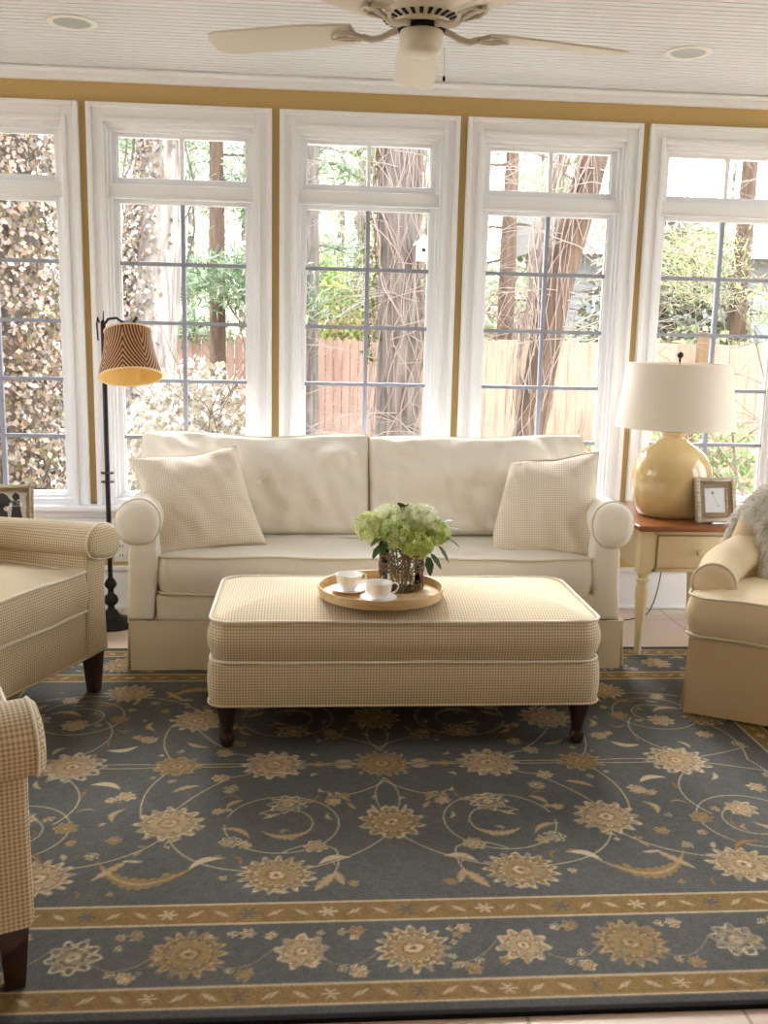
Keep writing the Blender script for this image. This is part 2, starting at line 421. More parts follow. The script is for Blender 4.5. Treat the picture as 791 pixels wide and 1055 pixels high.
def window(idx, cx):
    """casing (structure) with transom sash, lower sash, muntin grilles and glass as parts"""
    mb = MB(); ch = .4159; zc = 2.354; yb = W
    def fr(h0, h1, za0, za1, zb0, zb1, y0, y1):   # picture-frame: outer half h0, inner half h1
        mb.box(cx-h0, cx-h1, y0, y1, za0, zb1); mb.box(cx+h1, cx+h0, y0, y1, za0, zb1)
        mb.box(cx-h1, cx+h1, y0, y1, zb0, zb1)
        if za1 > za0: mb.box(cx-h1, cx+h1, y0, y1, za0, za1)
    fr(ch, .343, .52, .52, 2.272, zc, W-.018, W+.001)
    fr(ch, ch-.022, .52, .52, zc-.022, zc, W-.030, W-.017)
    fr(.362, .341, .52, .52, 2.270, 2.292, W-.026, W-.017)
    fr(OH, .330, .53, .545, 2.252, 2.275, W+.0, W+WT)          # jamb
    fr(.332, .318, .545, .56, 2.238, 2.254, W+.018, W+.14)     # stop
    mb.box(cx-.332, cx+.332, W+.004, W+.13, 1.950, 2.008)      # transom bar
    mb.box(cx-.332, cx+.332, W-.004, W+.02, 1.944, 1.952)
    mb.box(cx-.343, cx+.343, W-.018, W+.14, .506, .548); mb.box(cx-.332, cx+.332, W+.03, W+.12, .545, .565)
    o = struct('window_%d' % idx, mb, M['trim'], bevel=.003)
    gh = .294
    def sash(nm, z0, z1, rail):
        s = MB(); y0, y1 = W+.045, W+.085
        s.box(cx-.320, cx-gh, y0, y1, z0-rail, z1+.02); s.box(cx+gh, cx+.320, y0, y1, z0-rail, z1+.02)
        s.box(cx-gh, cx+gh, y0, y1, z0-rail, z0); s.box(cx-gh, cx+gh, y0, y1, z1, z1+.02)
        s.box(cx-gh-.001, cx-gh+.006, y0+.012, y1-.01, z0, z1); s.box(cx+gh-.006, cx+gh+.001, y0+.012, y1-.01, z0, z1)
        so = s.build(nm, M['trim'], o, bevel=.0025); return so
    def gla(z0, z1, par):
        g = MB(); g.box(cx-gh, cx+gh, W+.062, W+.066, z0, z1); g.build('glass', M['glass'], par, smooth=False)
    t = sash('transom_sash', 2.042, 2.222, .034); gla(2.042, 2.222, t)
    m_ = MB(); m_.box(cx-.009, cx+.009, W+.05, W+.08, 2.042, 2.222); m_.build('muntin', M['trim'], t, bevel=.002)
    l = sash('lower_sash', .572, 1.928, .03); gla(.572, 1.928, l)
    m_ = MB(); m_.box(cx-.0095, cx+.0095, W+.052, W+.078, .572, 1.928)
    for k in range(4):
        z = 1.6575-k*.2725; m_.box(cx-gh, cx+gh, W+.0535, W+.0765, z-.0085, z+.0085)
    m_.build('muntin_grille', M['muntin'], l, smooth=False)
for k, c in enumerate(cent): window(k+1, c)
# continuous window stool with apron moulding, baseboards
mb = MB(); mb.box(XL, XR, W-.075, W+.02, .492, .520); mb.box(XL, XR, W-.03, W-.001, .455, .492); mb.box(XL, XR, W-.018, W-.001, .40, .455)
struct('trim_2', mb, M['trim'], bevel=.006)
mb = MB(); mb.box(XL, XR, W-.016, W-.001, .001, .19); mb.box(XL, XR, W-.024, W-.001, .19, .215); mb.box(XL, XR, W-.03, W-.016, .001, .018)
struct('baseboard_front', mb, M['trim'], bevel=.004)
mb = MB(); mb.box(XL+.001, XL+.018, YB, W-.03, .001, .2); struct('baseboard_left', mb, M['trim'], bevel=.003)
mb = MB(); mb.box(XR-.018, XR-.001, YB, W-.03, .001, .2); struct('baseboard_right', mb, M['trim'], bevel=.003)

# recessed ceiling lights (off)
def can(x, y, label):
    e = empty('recessed_light', (x, y, ZC), 0, label, 'ceiling light', 'recessed ceiling lights')
    mb = MB(); mb.lathe([(.092, -.0005), (.092, -.005), (.086, -.008), (.07, -.006), (.068, -.0005)], seg=40, cap0=False, cap1=False); mb.build('trim_ring', M['plastic'], e)
    mb = MB(); mb.lathe([(.069, -.003), (.05, -.0022), (.03, -.0015), (.001, -.001)], seg=40, cap0=False, cap1=True); mb.build('reflector', mat('grey_reflector', lin(170,176,176), .35), e)
can(-.90, 4.0, 'white recessed ceiling light, the one left of the fan')
can(1.49, 4.02, 'white recessed ceiling light, the one right of the fan')

# wall outlet
e = empty('wall_outlet', (-.905, W, .29), 0, 'white double wall outlet behind the black floor lamp', 'outlet')
mb = MB(); mb.box(-.036, .036, -.007, -.0005, -.058, .058); mb.build('cover_plate', M['plastic'], e, bevel=.003)
for z in (-.024, .024):
    mb = MB(); mb.box(-.016, .016, -.0095, -.006, z-.013, z+.013); s_ = mb.build('socket', M['plastic'], e, bevel=.003)
    mb = MB(); mb.box(-.008, -.005, -.0105, -.009, z-.006, z+.006); mb.box(.005, .008, -.0105, -.009, z-.006, z+.006); mb.build('slot', M['slot'], s_, smooth=False)

# ------------------------------------------------------------------ ceiling fan
FX, FY, FZ = .315, 2.98, 2.225
fan = empty('ceiling_fan', (FX, FY, ZC), 0, 'cream five-blade ceiling fan with a short pull chain', 'ceiling fan')
dz = FZ-ZC
mb = MB(); mb.lathe([(.02, 0), (.075, -.001), (.07, -.03), (.035, -.055), (.014, -.06), (.014, -.1)]); mb.build('canopy', M['fan'], fan)
mb = MB(); mb.lathe([(.014, dz+.165), (.06, dz+.16), (.115, dz+.145), (.132, dz+.12), (.135, dz+.06), (.128, dz+.035), (.118, dz+.022), (.078, dz+.012), (.072, dz+.0)], seg=48); mh = mb.build('motor_housing', M['fan'], fan)
mb = MB()
for k in range(26):
    a = 2*PI*k/26; ca, sa = math.cos(a), math.sin(a); hw = .0045
    p0 = Vector((ca*.085, sa*.085, dz+.0125)); p1 = Vector((ca*.112, sa*.112, dz+.0195)); t = Vector((-sa, ca, 0))*hw; u = Vector((0, 0, -.0022))
    mb.add([p0-t+u, p0+t+u, p1+t*1.3+u, p1-t*1.3+u, p0-t, p0+t, p1+t*1.3, p1-t*1.3], [(0,1,2,3),(4,7,6,5),(0,4,5,1),(1,5,6,2),(2,6,7,3),(3,7,4,0)])
mb.build('vent_slots', M['slot'], mh, smooth=False)
mb = MB(); mb.lathe([(.068, dz+.004), (.07, dz-.006), (.066, dz-.014)], seg=40); mb.build('flywheel', M['slot'], fan)
mb = MB(); mb.lathe([(.060, dz-.012), (.064, dz-.02), (.063, dz-.055), (.055, dz-.072), (.035, dz-.08), (.001, dz-.081)], seg=40); mb.build('switch_housing', M['fan'], fan)
mb = MB(); mb.tube([(.058, .02, dz-.045), (.07, .024, dz-.05), (.072, .024, dz-.06), (.072, .024, dz-.125)], .0014, 6); pc = mb.build('pull_chain', M['fan'], fan)
mb = MB(); mb.lathe([(.0015, 0), (.004, -.004), (.0045, -.012), (.001, -.016)], .072, .024, dz-.124, 10); mb.build('chain_weight', M['slot'], pc)
for ang in (14, 86, 158, 230, 302):
    a = math.radians(ang)
    mb = MB(); n = 14; L0, L1 = .20, .665; top = []; pitch = math.radians(10)
    def edge(t):
        w = .052+.018*min(1, t*3); 
        if t > .9: w *= math.sqrt(max(0.0, 1-((t-.9)/.1)**2))*.55+.45
        return w
    ts = [k/n for k in range(n+1)]+[.97, 1.0]; ts = sorted(set(ts))
    R3 = Matrix.Rotation(a, 4, 'Z'); Rp = Matrix.Rotation(pitch, 4, 'X')
    rs = []
    for t in ts:
        w = edge(t); x = L0+(L1-L0)*t
        rs.append([R3 @ (Rp @ Vector((0, q[0], q[1]))+Vector((x, 0, dz-.004))) for q in ((-w, -.003), (w, -.003), (w, .003), (-w, .003))])
    mb.rings(rs); bl = mb.build('fan_blade', M['fanblade'], fan, smooth=False)
    mb = MB()
    mb.tube([R3 @ Vector(p) for p in ((.062, 0, dz-.004), (.09, 0, dz-.010), (.12, 0, dz-.022), (.15, 0, dz-.026), (.18, 0, dz-.016))], .010, 8)
    for s in (-1, 1):
        mb.tube([R3 @ Vector((x, s*yy, dz+zz)) for x, yy, zz in ((.17, .002, -.02), (.19, .022, -.016), (.215, .034, -.013), (.245, .03, -.012), (.262, .012, -.012))], .0065, 8)
    mb.tube([R3 @ Vector((x, 0, dz+zz)) for x, zz in ((.18, -.017), (.225, -.013), (.27, -.012))], .0075, 8)
    for x, yy in ((.205, .028), (.205, -.028), (.268, 0)): 
        q = R3 @ Vector((x, yy, dz-.02)); mb.lathe([(.009, 0), (.009, .012)], q.x, q.y, q.z, 10)
    mb.build('blade_bracket', mat('cream_bracket', lin(200,190,178), .4), bl)

# ------------------------------------------------------------------ rug (pattern lives in the mesh colours)
RCX, RCY, RHX, RHY, RT = .241, 2.885, 1.70, 1.165, .010
def make_rug():
    nx, ny = 860, 590
    xs = np.linspace(-RHX, RHX, nx); ys = np.linspace(-RHY, RHY, ny)
    X, Y = np.meshgrid(xs, ys); ax, ay = np.abs(X), np.abs(Y)
    c = lambda r, g, b: np.array(lin(r, g, b)[:3])
    base, navy = c(92,93,90), c(60,60,64)
    cream, gold, rust, tan, olive = c(200,182,152), c(146,120,78), c(130,98,66), c(172,146,112), c(104,98,78)
    rng = np.random.RandomState(3)
    def fbm(sc, oct=4):
        out = np.zeros_like(X); amp = 1
        for o in range(oct):
            gx, gy = int(RHX*2*sc)+3, int(RHY*2*sc)+3; g = rng.rand(gy+1, gx+1)
            u = (X+RHX)*sc; v = (Y+RHY)*sc; iu, iv = np.minimum(u.astype(int), gx-1), np.minimum(v.astype(int), gy-1); fu, fv = u-iu, v-iv
            fu = fu*fu*(3-2*fu); fv = fv*fv*(3-2*fv)
            out += amp*((g[iv, iu]*(1-fu)+g[iv, iu+1]*fu)*(1-fv)+(g[iv+1, iu]*(1-fu)+g[iv+1, iu+1]*fu)*fv); sc *= 2; amp *= .55
        return out/2.1
    img = np.ones(X.shape+(3,))*base; nz = fbm(3); fine = fbm(60, 2)
    wig = .013*(fbm(45, 2)-.45)
    img *= (0.82+.36*nz)[..., None]
    fx, fy = RHX-.405, RHY-.405
    d = np.maximum(ax-fx, ay-fy)          # distance outside the field edge
    def put(mask, col, a=1.0):
        m = np.clip(mask, 0, 1)*a; img[:] = img*(1-m[..., None])+col*m[..., None]
    def soft(v, w=.002): return np.clip(.5-v/(2*w), 0, 1)
    brk = np.clip((fine-.42)*7, .25, 1)
    # guard stripes and outer edge
    for g0, g1 in ((.0, .078), (.298, .362)):
        put(soft(np.abs(d-(g0+g1)/2)-(g1-g0)/2), gold*.82)
        put(soft(np.abs(d-g0)-.0035, .0015), cream, .8); put(soft(np.abs(d-g1)-.0035, .0015), cream, .8)
        mid = (g0+g1)/2; h = (g1-g0)/2
        for s, lim in ((0, fx), (1, fy)):
            along = X if s == 0 else Y; cross = (ay-fy-mid) if s == 0 else (ax-fx-mid)
            ok = ((ay-fy) > (ax-fx)) if s == 0 else ((ax-fx) >= (ay-fy))
            ph = np.mod(along/.062+.5, 1)-.5; k = np.floor(along/.062+.5)
            al = ph*.062
            r = np.hypot(al, cross); th = np.arctan2(cross, al)
            star = soft(r-(.013+.009*np.cos(6*th))*h/.036)*(np.mod(k, 3) == 0)
            leaf = soft(np.abs(cross*.8+al*.6)/.007+np.abs(al*.8-cross*.6)/.022-1, .3)*(np.mod(k, 3) == 1)
            leaf2 = soft(np.abs(cross*.8-al*.6)/.007+np.abs(al*.8+cross*.6)/.022-1, .3)*(np.mod(k, 3) == 2)
            put(star*ok, np.where(np.mod(k, 6) == 0, 1, 0)[..., None]*base+np.where(np.mod(k, 6) == 0, 0, 1)[..., None]*cream*.9, .85)
            put((leaf+leaf2)*ok, cream*.85, .85)
            put(soft(np.abs(cross+.6*h*np.sin(al*100))-.0025)*ok, rust*.8, .6)
    put(soft(.365-d, .003), base*.75); put(soft(.389-d), navy*.35)
    # motifs in mirrored quarter coordinates (and in free coordinates for the border)
    def flower(U, V, cx, cy, R, n=14, asp=1.0, kind=0, rot=0, ok=None):
        dx, dy = (U-cx)/asp, V-cy
        win = (np.abs(dx) < R*1.5) & (np.abs(dy) < R*1.5)
        if not win.any(): return
        iy, ix = np.where(win); sl = (slice(iy.min(), iy.max()+1), slice(ix.min(), ix.max()+1))
        dx, dy = dx[sl]+wig[sl], dy[sl]+wig[sl]; r = np.hypot(dx, dy)/R; th = np.arctan2(dy, dx)+rot
        w_ = win[sl].astype(float)*np.clip((fine[sl]-.28)*9, .45, 1)
        if ok is not None: w_ = w_*ok[sl]
        sub = img[sl]; bk = brk[sl]
        def pt(m, col, a=1.0):
            m = np.clip(m, 0, 1)[..., None]*a*w_[..., None]; sub[:] = sub*(1-m)+col*m
        sf = lambda v, w=.04: np.clip(.5-v/(2*w), 0, 1)
        pet = np.abs(np.cos(n*th/2)); pet2 = np.abs(np.sin(n*th/2)); petf = np.abs(np.cos(n*th))
        body, edge_, core = ((tan, cream, rust), (gold, tan, olive), (base*1.15, cream, tan), (gold, cream, rust), (olive, gold, tan))[kind]
        pt(sf(r-(.72+.30*pet**1.5)), edge_, .85)
        pt(sf(r-(.62+.28*pet**1.5)), body*.85)
        pt(sf(np.abs(r-.74)-.03)*(pet2 > .55), edge_, .8)
        pt(sf(r-(.60+.10*pet2)), core*.75, .8)
        pt(sf(r-(.50+.13*pet2)), edge_, .8)
        pt(sf(r-(.42+.12*pet2)), body, .95)
        pt(sf(np.abs(r-.5)-.05)*(petf > .8), olive, .7)
        pt(sf(r-.30), core*.9, .9); pt(sf(r-(.18+.06*petf)), edge_, .9); pt(sf(r-.08), rust*.7)
        img[sl] = sub
        # speckle
    def vine(pts, w=.0018, col=None, a=.8, U=ax, V=ay):
        P_ = []
        (x0, y0), (x1, y1), (x2, y2) = pts
        for k in range(41):
            t = k/40; P_.append(((1-t)**2*x0+2*t*(1-t)*x1+t*t*x2, (1-t)**2*y0+2*t*(1-t)*y1+t*t*y2))
        best = np.full(X.shape, 9.0)
        xa, xb = min(p[0] for p in P_)-.02, max(p[0] for p in P_)+.02; ya, yb = min(p[1] for p in P_)-.02, max(p[1] for p in P_)+.02
        win = (U > xa) & (U < xb) & (V > ya) & (V < yb)
        u, v = U[win], V[win]; bb = np.full(u.shape, 9.0)
        for (p, q), (r_, s_) in zip(P_[:-1], P_[1:]):
            ex, ey = r_-p, s_-q; L2 = ex*ex+ey*ey+1e-12; t = np.clip(((u-p)*ex+(v-q)*ey)/L2, 0, 1)
            bb = np.minimum(bb, np.hypot(u-p-t*ex, v-q-t*ey))
        best[win] = bb; put(soft(best-w, .0015), cream if col is None else col, a)
    def ring(cx, cy, r, t0, t1, w=.0018):
        dx, dy = ax-cx, ay-cy; rr = np.hypot(dx, dy); th = np.mod(np.arctan2(dy, dx)-t0, 2*PI)
        put(soft(np.abs(rr-r)-w, .0015)*(th < (t1-t0)), cream, .75)
    def leaf(cx, cy, L, wd, rot, col, a=.85, curl=0, teeth=0):
        dx, dy = ax-cx, ay-cy; u = dx*math.cos(rot)+dy*math.sin(rot); v = -dx*math.sin(rot)+dy*math.cos(rot)
        v = v-curl*.5*(u*u)/L
        wd = wd*1.15
        ww = wd*np.clip(1-(u/L)**2, 0, 1)
        if teeth: ww = ww*(.62+.38*np.abs(np.sin(u/L*teeth)))
        put(soft(np.abs(v)-ww)*(np.abs(u) < L), col, a)
        put(soft(np.abs(v)-.2*ww)*(np.abs(u) < L), cream*.9, a*.5)
    ring(.306, .375, .158, 0, 2*PI*.96); ring(1.03, .40, .15, .4, 2*PI)
    ring(.306, .375, .085, 2.2, 5.6); ring(1.03, .40, .08, 1, 4.4)
    vine(((0, 0), (.2, .012), (.34, 0))); vine(((.34, 0), (.5, .02), (.64, 0))); vine(((.64, 0), (.8, .03), (.96, 0))); vine(((.96, 0), (1.1, .03), (1.25, .1)))
    vine(((.0, .12), (.06, .2), (.16, .22))); vine(((0, .36), (.07, .22), (.0, .1)), a=.6)
    vine(((.0, .42), (.10, .58), (.28, .62))); vine(((.33, .62), (.56, .62), (.615, .42))); vine(((.34, .0), (.46, .12), (.52, .07)))
    vine(((.615, .30), (.56, .18), (.48, .10))); vine(((.64, .0), (.74, .16), (.70, .32))); vine(((.62, .44), (.70, .58), (.90, .60)))
    vine(((.96, .08), (.84, .22), (.93, .36))); vine(((.9, .6), (1.08, .62), (1.22, .55))); vine(((1.2, .0), (1.27, .2), (1.16, .33)))
    vine(((.16, .52), (.22, .46), (.3, .53))); vine(((.16, .52), (.14, .6), (.19, .68)))
    for a_ in ((.0, 0.12, .03), (.46, .105, .02)): pass
    flower(ax, ay, 0, 0, .092, 18, kind=1); flower(ax, ay, .34, 0, .100, 13, kind=0); flower(ax, ay, .64, 0, .068, 10, 1.15, kind=1, rot=.2)
    flower(ax, ay, .962, 0, .105, 12, kind=2); flower(ax, ay, .962, 0, .088, 14, kind=0, rot=.3)
    flower(ax, ay, 0, .375, .092, 11, kind=3, rot=.3); flower(ax, ay, .615, .365, .097, 13, kind=0); flower(ax, ay, .29, .262, .055, 9, 1.1, kind=2)
    flower(ax, ay, .31, .635, .088, 17, 1.12, kind=3, rot=.1); flower(ax, ay, .90, .63, .085, 15, 1.1, kind=0)
    flower(ax, ay, 1.03, .33, .05, 8, kind=0); flower(ax, ay, 1.2, .36, .08, 12, kind=3)
    for x, y, r, k in ((.16, .25, .026, 0), (.13, .215, .02, 1), (.21, .50, .032, 0), (.44, .47, .03, 2), (.40, .485, .022, 0), (.50, .09, .028, 0), (.46, .16, .026, 2), (.76, .2, .03, 0),
                       (.89, .38, .034, 1), (1.14, .2, .03, 0), (.79, .53, .02, 2), (.80, .22, .018, 0), (1.22, .12, .026, 2), (.49, .30, .02, 0), (1.10, .56, .03, 0), (.745, .45, .022, 1), (.12, .68, .016, 1)):
        flower(ax, ay, x, y, r, 7, kind=k)
    leaf(.29, .45, .07, .013, .05, tan, curl=-1.1, teeth=14); leaf(.655, .665, .13, .024, -.12, gold, curl=-1.5, teeth=18); leaf(.73, .60, .06, .012, .9, tan, teeth=9)
    leaf(.17, .56, .045, .010, .35, cream, curl=.8); leaf(.19, .67, .05, .014, 1.0, tan, teeth=8); leaf(.155, .655, .035, .010, 1.9, tan)
    leaf(.42, .41, .05, .009, -.6, tan, curl=.8, teeth=9); leaf(.5, .56, .05, .010, .5, cream, curl=.8); leaf(.83, .12, .05, .011, -.3, cream, curl=.8)
    leaf(.60, .15, .045, .010, .5, tan, curl=.5, teeth=7); leaf(1.08, .45, .06, .012, .2, tan, curl=-1, teeth=10); leaf(.12, .02, .03, .012, 0, tan); leaf(.20, .0, .02, .02, 0, gold)
    leaf(.95, .52, .06, .012, -.4, rust, curl=1, teeth=9); leaf(.45, .25, .035, .008, .8, tan, curl=.6); leaf(1.2, .5, .05, .012, 1, gold, teeth=8); leaf(.78, .31, .04, .009, 1.3, tan, curl=1)
    rq = random.Random(12)
    for k in range(60):
        x, y = rq.uniform(.03, 1.24), rq.uniform(.05, .72)
        if rq.random() < .55: leaf(x, y, rq.uniform(.014, .034), rq.uniform(.004, .008), rq.uniform(0, 3.1), (tan, cream, rust)[k % 3], a=.6, curl=rq.uniform(-1.5, 1.5), teeth=rq.choice((0, 5, 7)))
        else: flower(ax, ay, x, y, rq.uniform(.008, .016), 5, kind=k % 4)
    for k in range(46):
        x = rq.uniform(-1.6, 1.6); y = rq.uniform(-.07, .07)
        for sgn in (-1, 1): flower(X, Y, x, sgn*(fy+.188+y), rq.uniform(.008, .015), 5, kind=k % 4)
    # main border
    bm_ = .188
    okx = (ay-fy) > (ax-fx); oky = ~okx
    for k in range(-7, 8):
        x = k*.247; big = k % 2 == 0; kind = (3, 0, 1, 2)[abs(k) % 4]
        for sgn in (-1, 1):
            flower(X, Y, x, sgn*(fy+bm_), .085 if big else .062, 16 if big else 9, 1.0, kind=kind, rot=.2*k, ok=okx.astype(float))
            if abs(x) < RHY: flower(X, Y, sgn*(fx+bm_), x, .085 if big else .062, 16 if big else 9, kind=kind, ok=oky.astype(float))
            for q, (oy, rr) in enumerate(((-.07, .02), (.075, .022))):
                flower(X, Y, x+.124, sgn*(fy+bm_+oy), rr, 6, kind=(0, 1)[(k+q) % 2], ok=okx.astype(float))
                flower(X, Y, x+.09, sgn*(fy+bm_-oy*.9), .013, 5, kind=2, ok=okx.astype(float))
                if abs(x) < RHY: flower(X, Y, sgn*(fx+bm_+oy), x+.124, rr, 6, kind=1, ok=oky.astype(float))
            vine(((x+.05, sgn*(fy+bm_+.03)), (x+.12, sgn*(fy+bm_+.09)), (x+.19, sgn*(fy+bm_-.02))), .0016, tan, .5, X, Y)
    img *= (0.86+.28*fine)[..., None]
    # mesh: top grid plus a dropped rim
    z = np.full(X.shape, RT)
    vs = np.stack([X, Y, z], -1).reshape(-1, 3)
    idx = np.arange(nx*ny).reshape(ny, nx)
    q = np.stack([idx[:-1, :-1], idx[:-1, 1:], idx[1:, 1:], idx[1:, :-1]], -1).reshape(-1, 4)
    rim = np.concatenate([idx[0, :], idx[1:, -1], idx[-1, ::-1][1:], idx[::-1, 0][1:-1]])
    rv = vs[rim].copy(); rv[:, 2] = .0005; base_i = len(vs)
    m = len(rim); r0 = np.arange(m); r1 = (r0+1) % m
    q2 = np.stack([rim[r0], base_i+r0, base_i+r1, rim[r1]], -1)
    allv = np.concatenate([vs, rv]); allq = np.concatenate([q, q2])
    me = bpy.data.meshes.new('area_rug')
    me.vertices.add(len(allv)); me.vertices.foreach_set('co', allv.astype(np.float32).ravel())
    me.loops.add(allq.size); me.loops.foreach_set('vertex_index', allq.astype(np.int32).ravel())
    me.polygons.add(len(allq)); me.polygons.foreach_set('loop_start', (np.arange(len(allq))*4).astype(np.int32))
    me.polygons.foreach_set('loop_total', np.full(len(allq), 4, np.int32)); me.update(calc_edges=True)
    at = me.attributes.new('col', 'FLOAT_COLOR', 'POINT')
    colr = np.ones((len(allv), 4), np.float32); colr[:len(vs), :3] = np.clip(img.reshape(-1, 3), 0, 1); colr[len(vs):, :3] = navy*.35
    at.data.foreach_set('color', colr.ravel())
    me.materials.append(attr_mat('wool_pile', .97, var=.22, vscale=260, spec=.12)); me.validate()
    o = bpy.data.objects.new('area_rug', me); C.objects.link(o); o.location = (RCX, RCY, 0)
    tag(o, 'slate blue oriental rug with gold flowers, vines and striped border', 'rug')
make_rug()

# ------------------------------------------------------------------ sofa
def make_sofa():
    S = empty('sofa', (.298, 4.15, RT), 0, 'long cream slipcovered sofa with rolled arms and skirt below the windows', 'sofa')
    o_ = (-.298, -4.15, -RT)
    def loc(mb):
        mb.v = [(x+o_[0], y+o_[1], z+o_[2]) for x, y, z in mb.v]; return mb
    # deck and rear frame
    mb = MB(); mb.box(-.60, 1.20, 3.795, 4.55, .20, .314); loc(mb).build('seat_base', M['plain'], S, bevel=.015)
    mb = MB(); mb.box(-.62, 1.22, 4.36, 4.58, .20, .865); loc(mb).build('back_frame', M['plain'], S, bevel=.04)
    for sx in (-1, 1):
        cx = .287
        # arm panel: slightly waisted front
        prof = []
        for z, xi, xo in ((.205, .900, 1.002), (.26, .895, 1.002), (.33, .888, 1.000), (.42, .874, .997), (.50, .872, .990), (.57, .88, .978)):
            prof.append((xi, xo, z))
        rs = []
        pts = [(xo, z) for xi, xo, z in prof]+[(xi, z) for xi, xo, z in reversed(prof)]
        pts = [(cx+sx*x, z) for x, z in pts]
        if sx < 0: pts = pts[::-1]
        mb = extrude_profile(pts, 3.785, 4.57, .03, 12); a = loc(mb).build('arm', M['plain'], S, angle=60)
        # roll
        rp = []
        for k in range(28):
            t = 2*PI*k/28; ct, st = math.cos(t), math.sin(t)
            x = .937+ (.095 if ct > 0 else .074)*ct; z = .618+(.088 if st > 0 else .096)*st
            if st < 0: z -= .018*max(0, ct)
            rp.append((cx+sx*x, z))
        if sx < 0: rp = rp[::-1]
        def ws(p):
            n_ = noise.noise(Vector((p[0]*6, p[1]*7, p[2]*6))); return (p[0]+.006*n_, p[1], p[2]+.007*n_-.02*max(0, p[1]-3.9))
        mb = extrude_profile(rp, 3.755, 4.56, .030, 22, .004, ws); r = loc(mb).build('arm_roll', M['plain'], a, angle=70)
        mb = MB(); loop = [(cx+(x-cx)*1.0, 3.785, z) for x, z in [(cx+sx*(.937+(.096 if math.cos(t) > 0 else .075)*math.cos(t)), .618+(.089 if math.sin(t) > 0 else .097)*math.sin(t)-(.018*max(0, math.cos(t)) if math.sin(t) < 0 else 0)) for t in [2*PI*k/40 for k in range(40)]]]
        mb.tube([ws(p) for p in loop], .004, 6, closed=True); loc(mb).build('piping', M['welt'], a)
    # skirt: front with corner pleats, wavy hem
    def skirt_run(p0, p1, mbk, z1=.207, flare=.012):
        p0, p1 = Vector(p0), Vector(p1); d = (p1-p0); n_ = int(d.length/.03)+2; d.normalize(); nrm = Vector((d.y, -d.x, 0))
        rs = []
        for zi, z in enumerate((.012, .05, .10, .15, z1)):
            row = []
            for k in range(n_+1):
                p = p0+(p1-p0)*(k/n_); w = noise.noise(Vector((p.x*5, p.y*5, 1)))*.006*(1-z/z1)
                row.append(p+nrm*(flare*(1-z/z1)+w)+Vector((0, 0, z)))
            rs.append(row)
        back = [[p-nrm*.006 for p in row] for row in rs]
        nn = n_+1; vs = [p for row in rs for p in row]+[p for row in back for p in row]; o = len(vs)//2; fs = []
        for i in range(4):
            for j in range(n_):
                a = i*nn+j; fs.append((a, a+1, a+nn+1, a+nn)); fs.append((o+a, o+a+nn, o+a+nn+1, o+a+1))
        for j in range(n_): fs.append((j, o+j, o+j+1, j+1)); a = 4*nn+j; fs.append((a, a+1, o+a+1, o+a))
        for i in range(4): a = i*nn; fs.append((a, a+nn, o+a+nn, o+a)); a = i*nn+n_; fs.append((a, o+a, o+a+nn, a+nn))
        mbk.add(vs, fs)
    mb = MB()
    skirt_run((-.700, 3.778, 0), (1.296, 3.778, 0), mb); skirt_run((1.304, 3.79, 0), (1.304, 4.56, 0), mb); skirt_run((-.708, 4.56, 0), (-.708, 3.79, 0), mb)
    skirt_run((1.24, 3.800, 0), (1.30, 3.800, 0), mb, flare=.006); skirt_run((-.70, 3.800, 0), (-.64, 3.800, 0), mb, flare=.006)
    loc(mb).build('skirt', mat('shaded_skirt_cream', lin(228,216,194), .92, bump=.3, bscale=9, spec=.15), S)  # same slipcover cloth, darker because the skirt's shade is put into its colour
    mb = MB(); mb.tube([(-.706, 3.78, .209), (1.302, 3.78, .209)], .004, 6); mb.tube([(-.708, 3.78, .209), (-.708, 4.55, .209)], .004, 6); mb.tube([(1.304, 3.78, .209), (1.304, 4.55, .209)], .004, 6); loc(mb).build('piping', M['welt'], S)
    for x in (-.66, 1.25):
        for y in (3.86, 4.5):
            mb = MB(); frustum(mb, x, y, RT, .21, .018, .025); loc(mb).build('foot', M['legwood'], S, smooth=False)
    # bench seat cushion
    mb, top, bot = box_cushion(1.762, .60, .314, .470, .024, .05, .012, .010, .010, 3, ns=30)
    cu = mb.build('seat_cushion', M['plain'], S); cu.location = (-.008, 4.085-4.15, -RT)
    for lp in (top, bot):
        mb = MB(); mb.tube(lp, .005, 6, closed=True); p = mb.build('piping', M['welt'], cu)
    # two back cushions
    for nm, cx, w, sd, rz, dn in (('left', -.226, 1.0, 1.0, .01, .035), ('right', .752, .985, 8.0, -.01, .02)):
        mb, lp = pillow(w, .455, .125, .02, .30, .032, sd, 60, dent=dn, rnd_=.12)
        b = mb.build('back_cushion', M['plain'], S); b.location = (cx-.298, 4.235-4.15, .700-RT); b.rotation_euler = (math.radians(-13), math.radians(0 if nm == 'left' else -1.5), rz)
        mb = MB(); mb.tube(lp, .005, 6, closed=True); mb.build('piping', M['welt'], b)
make_sofa()

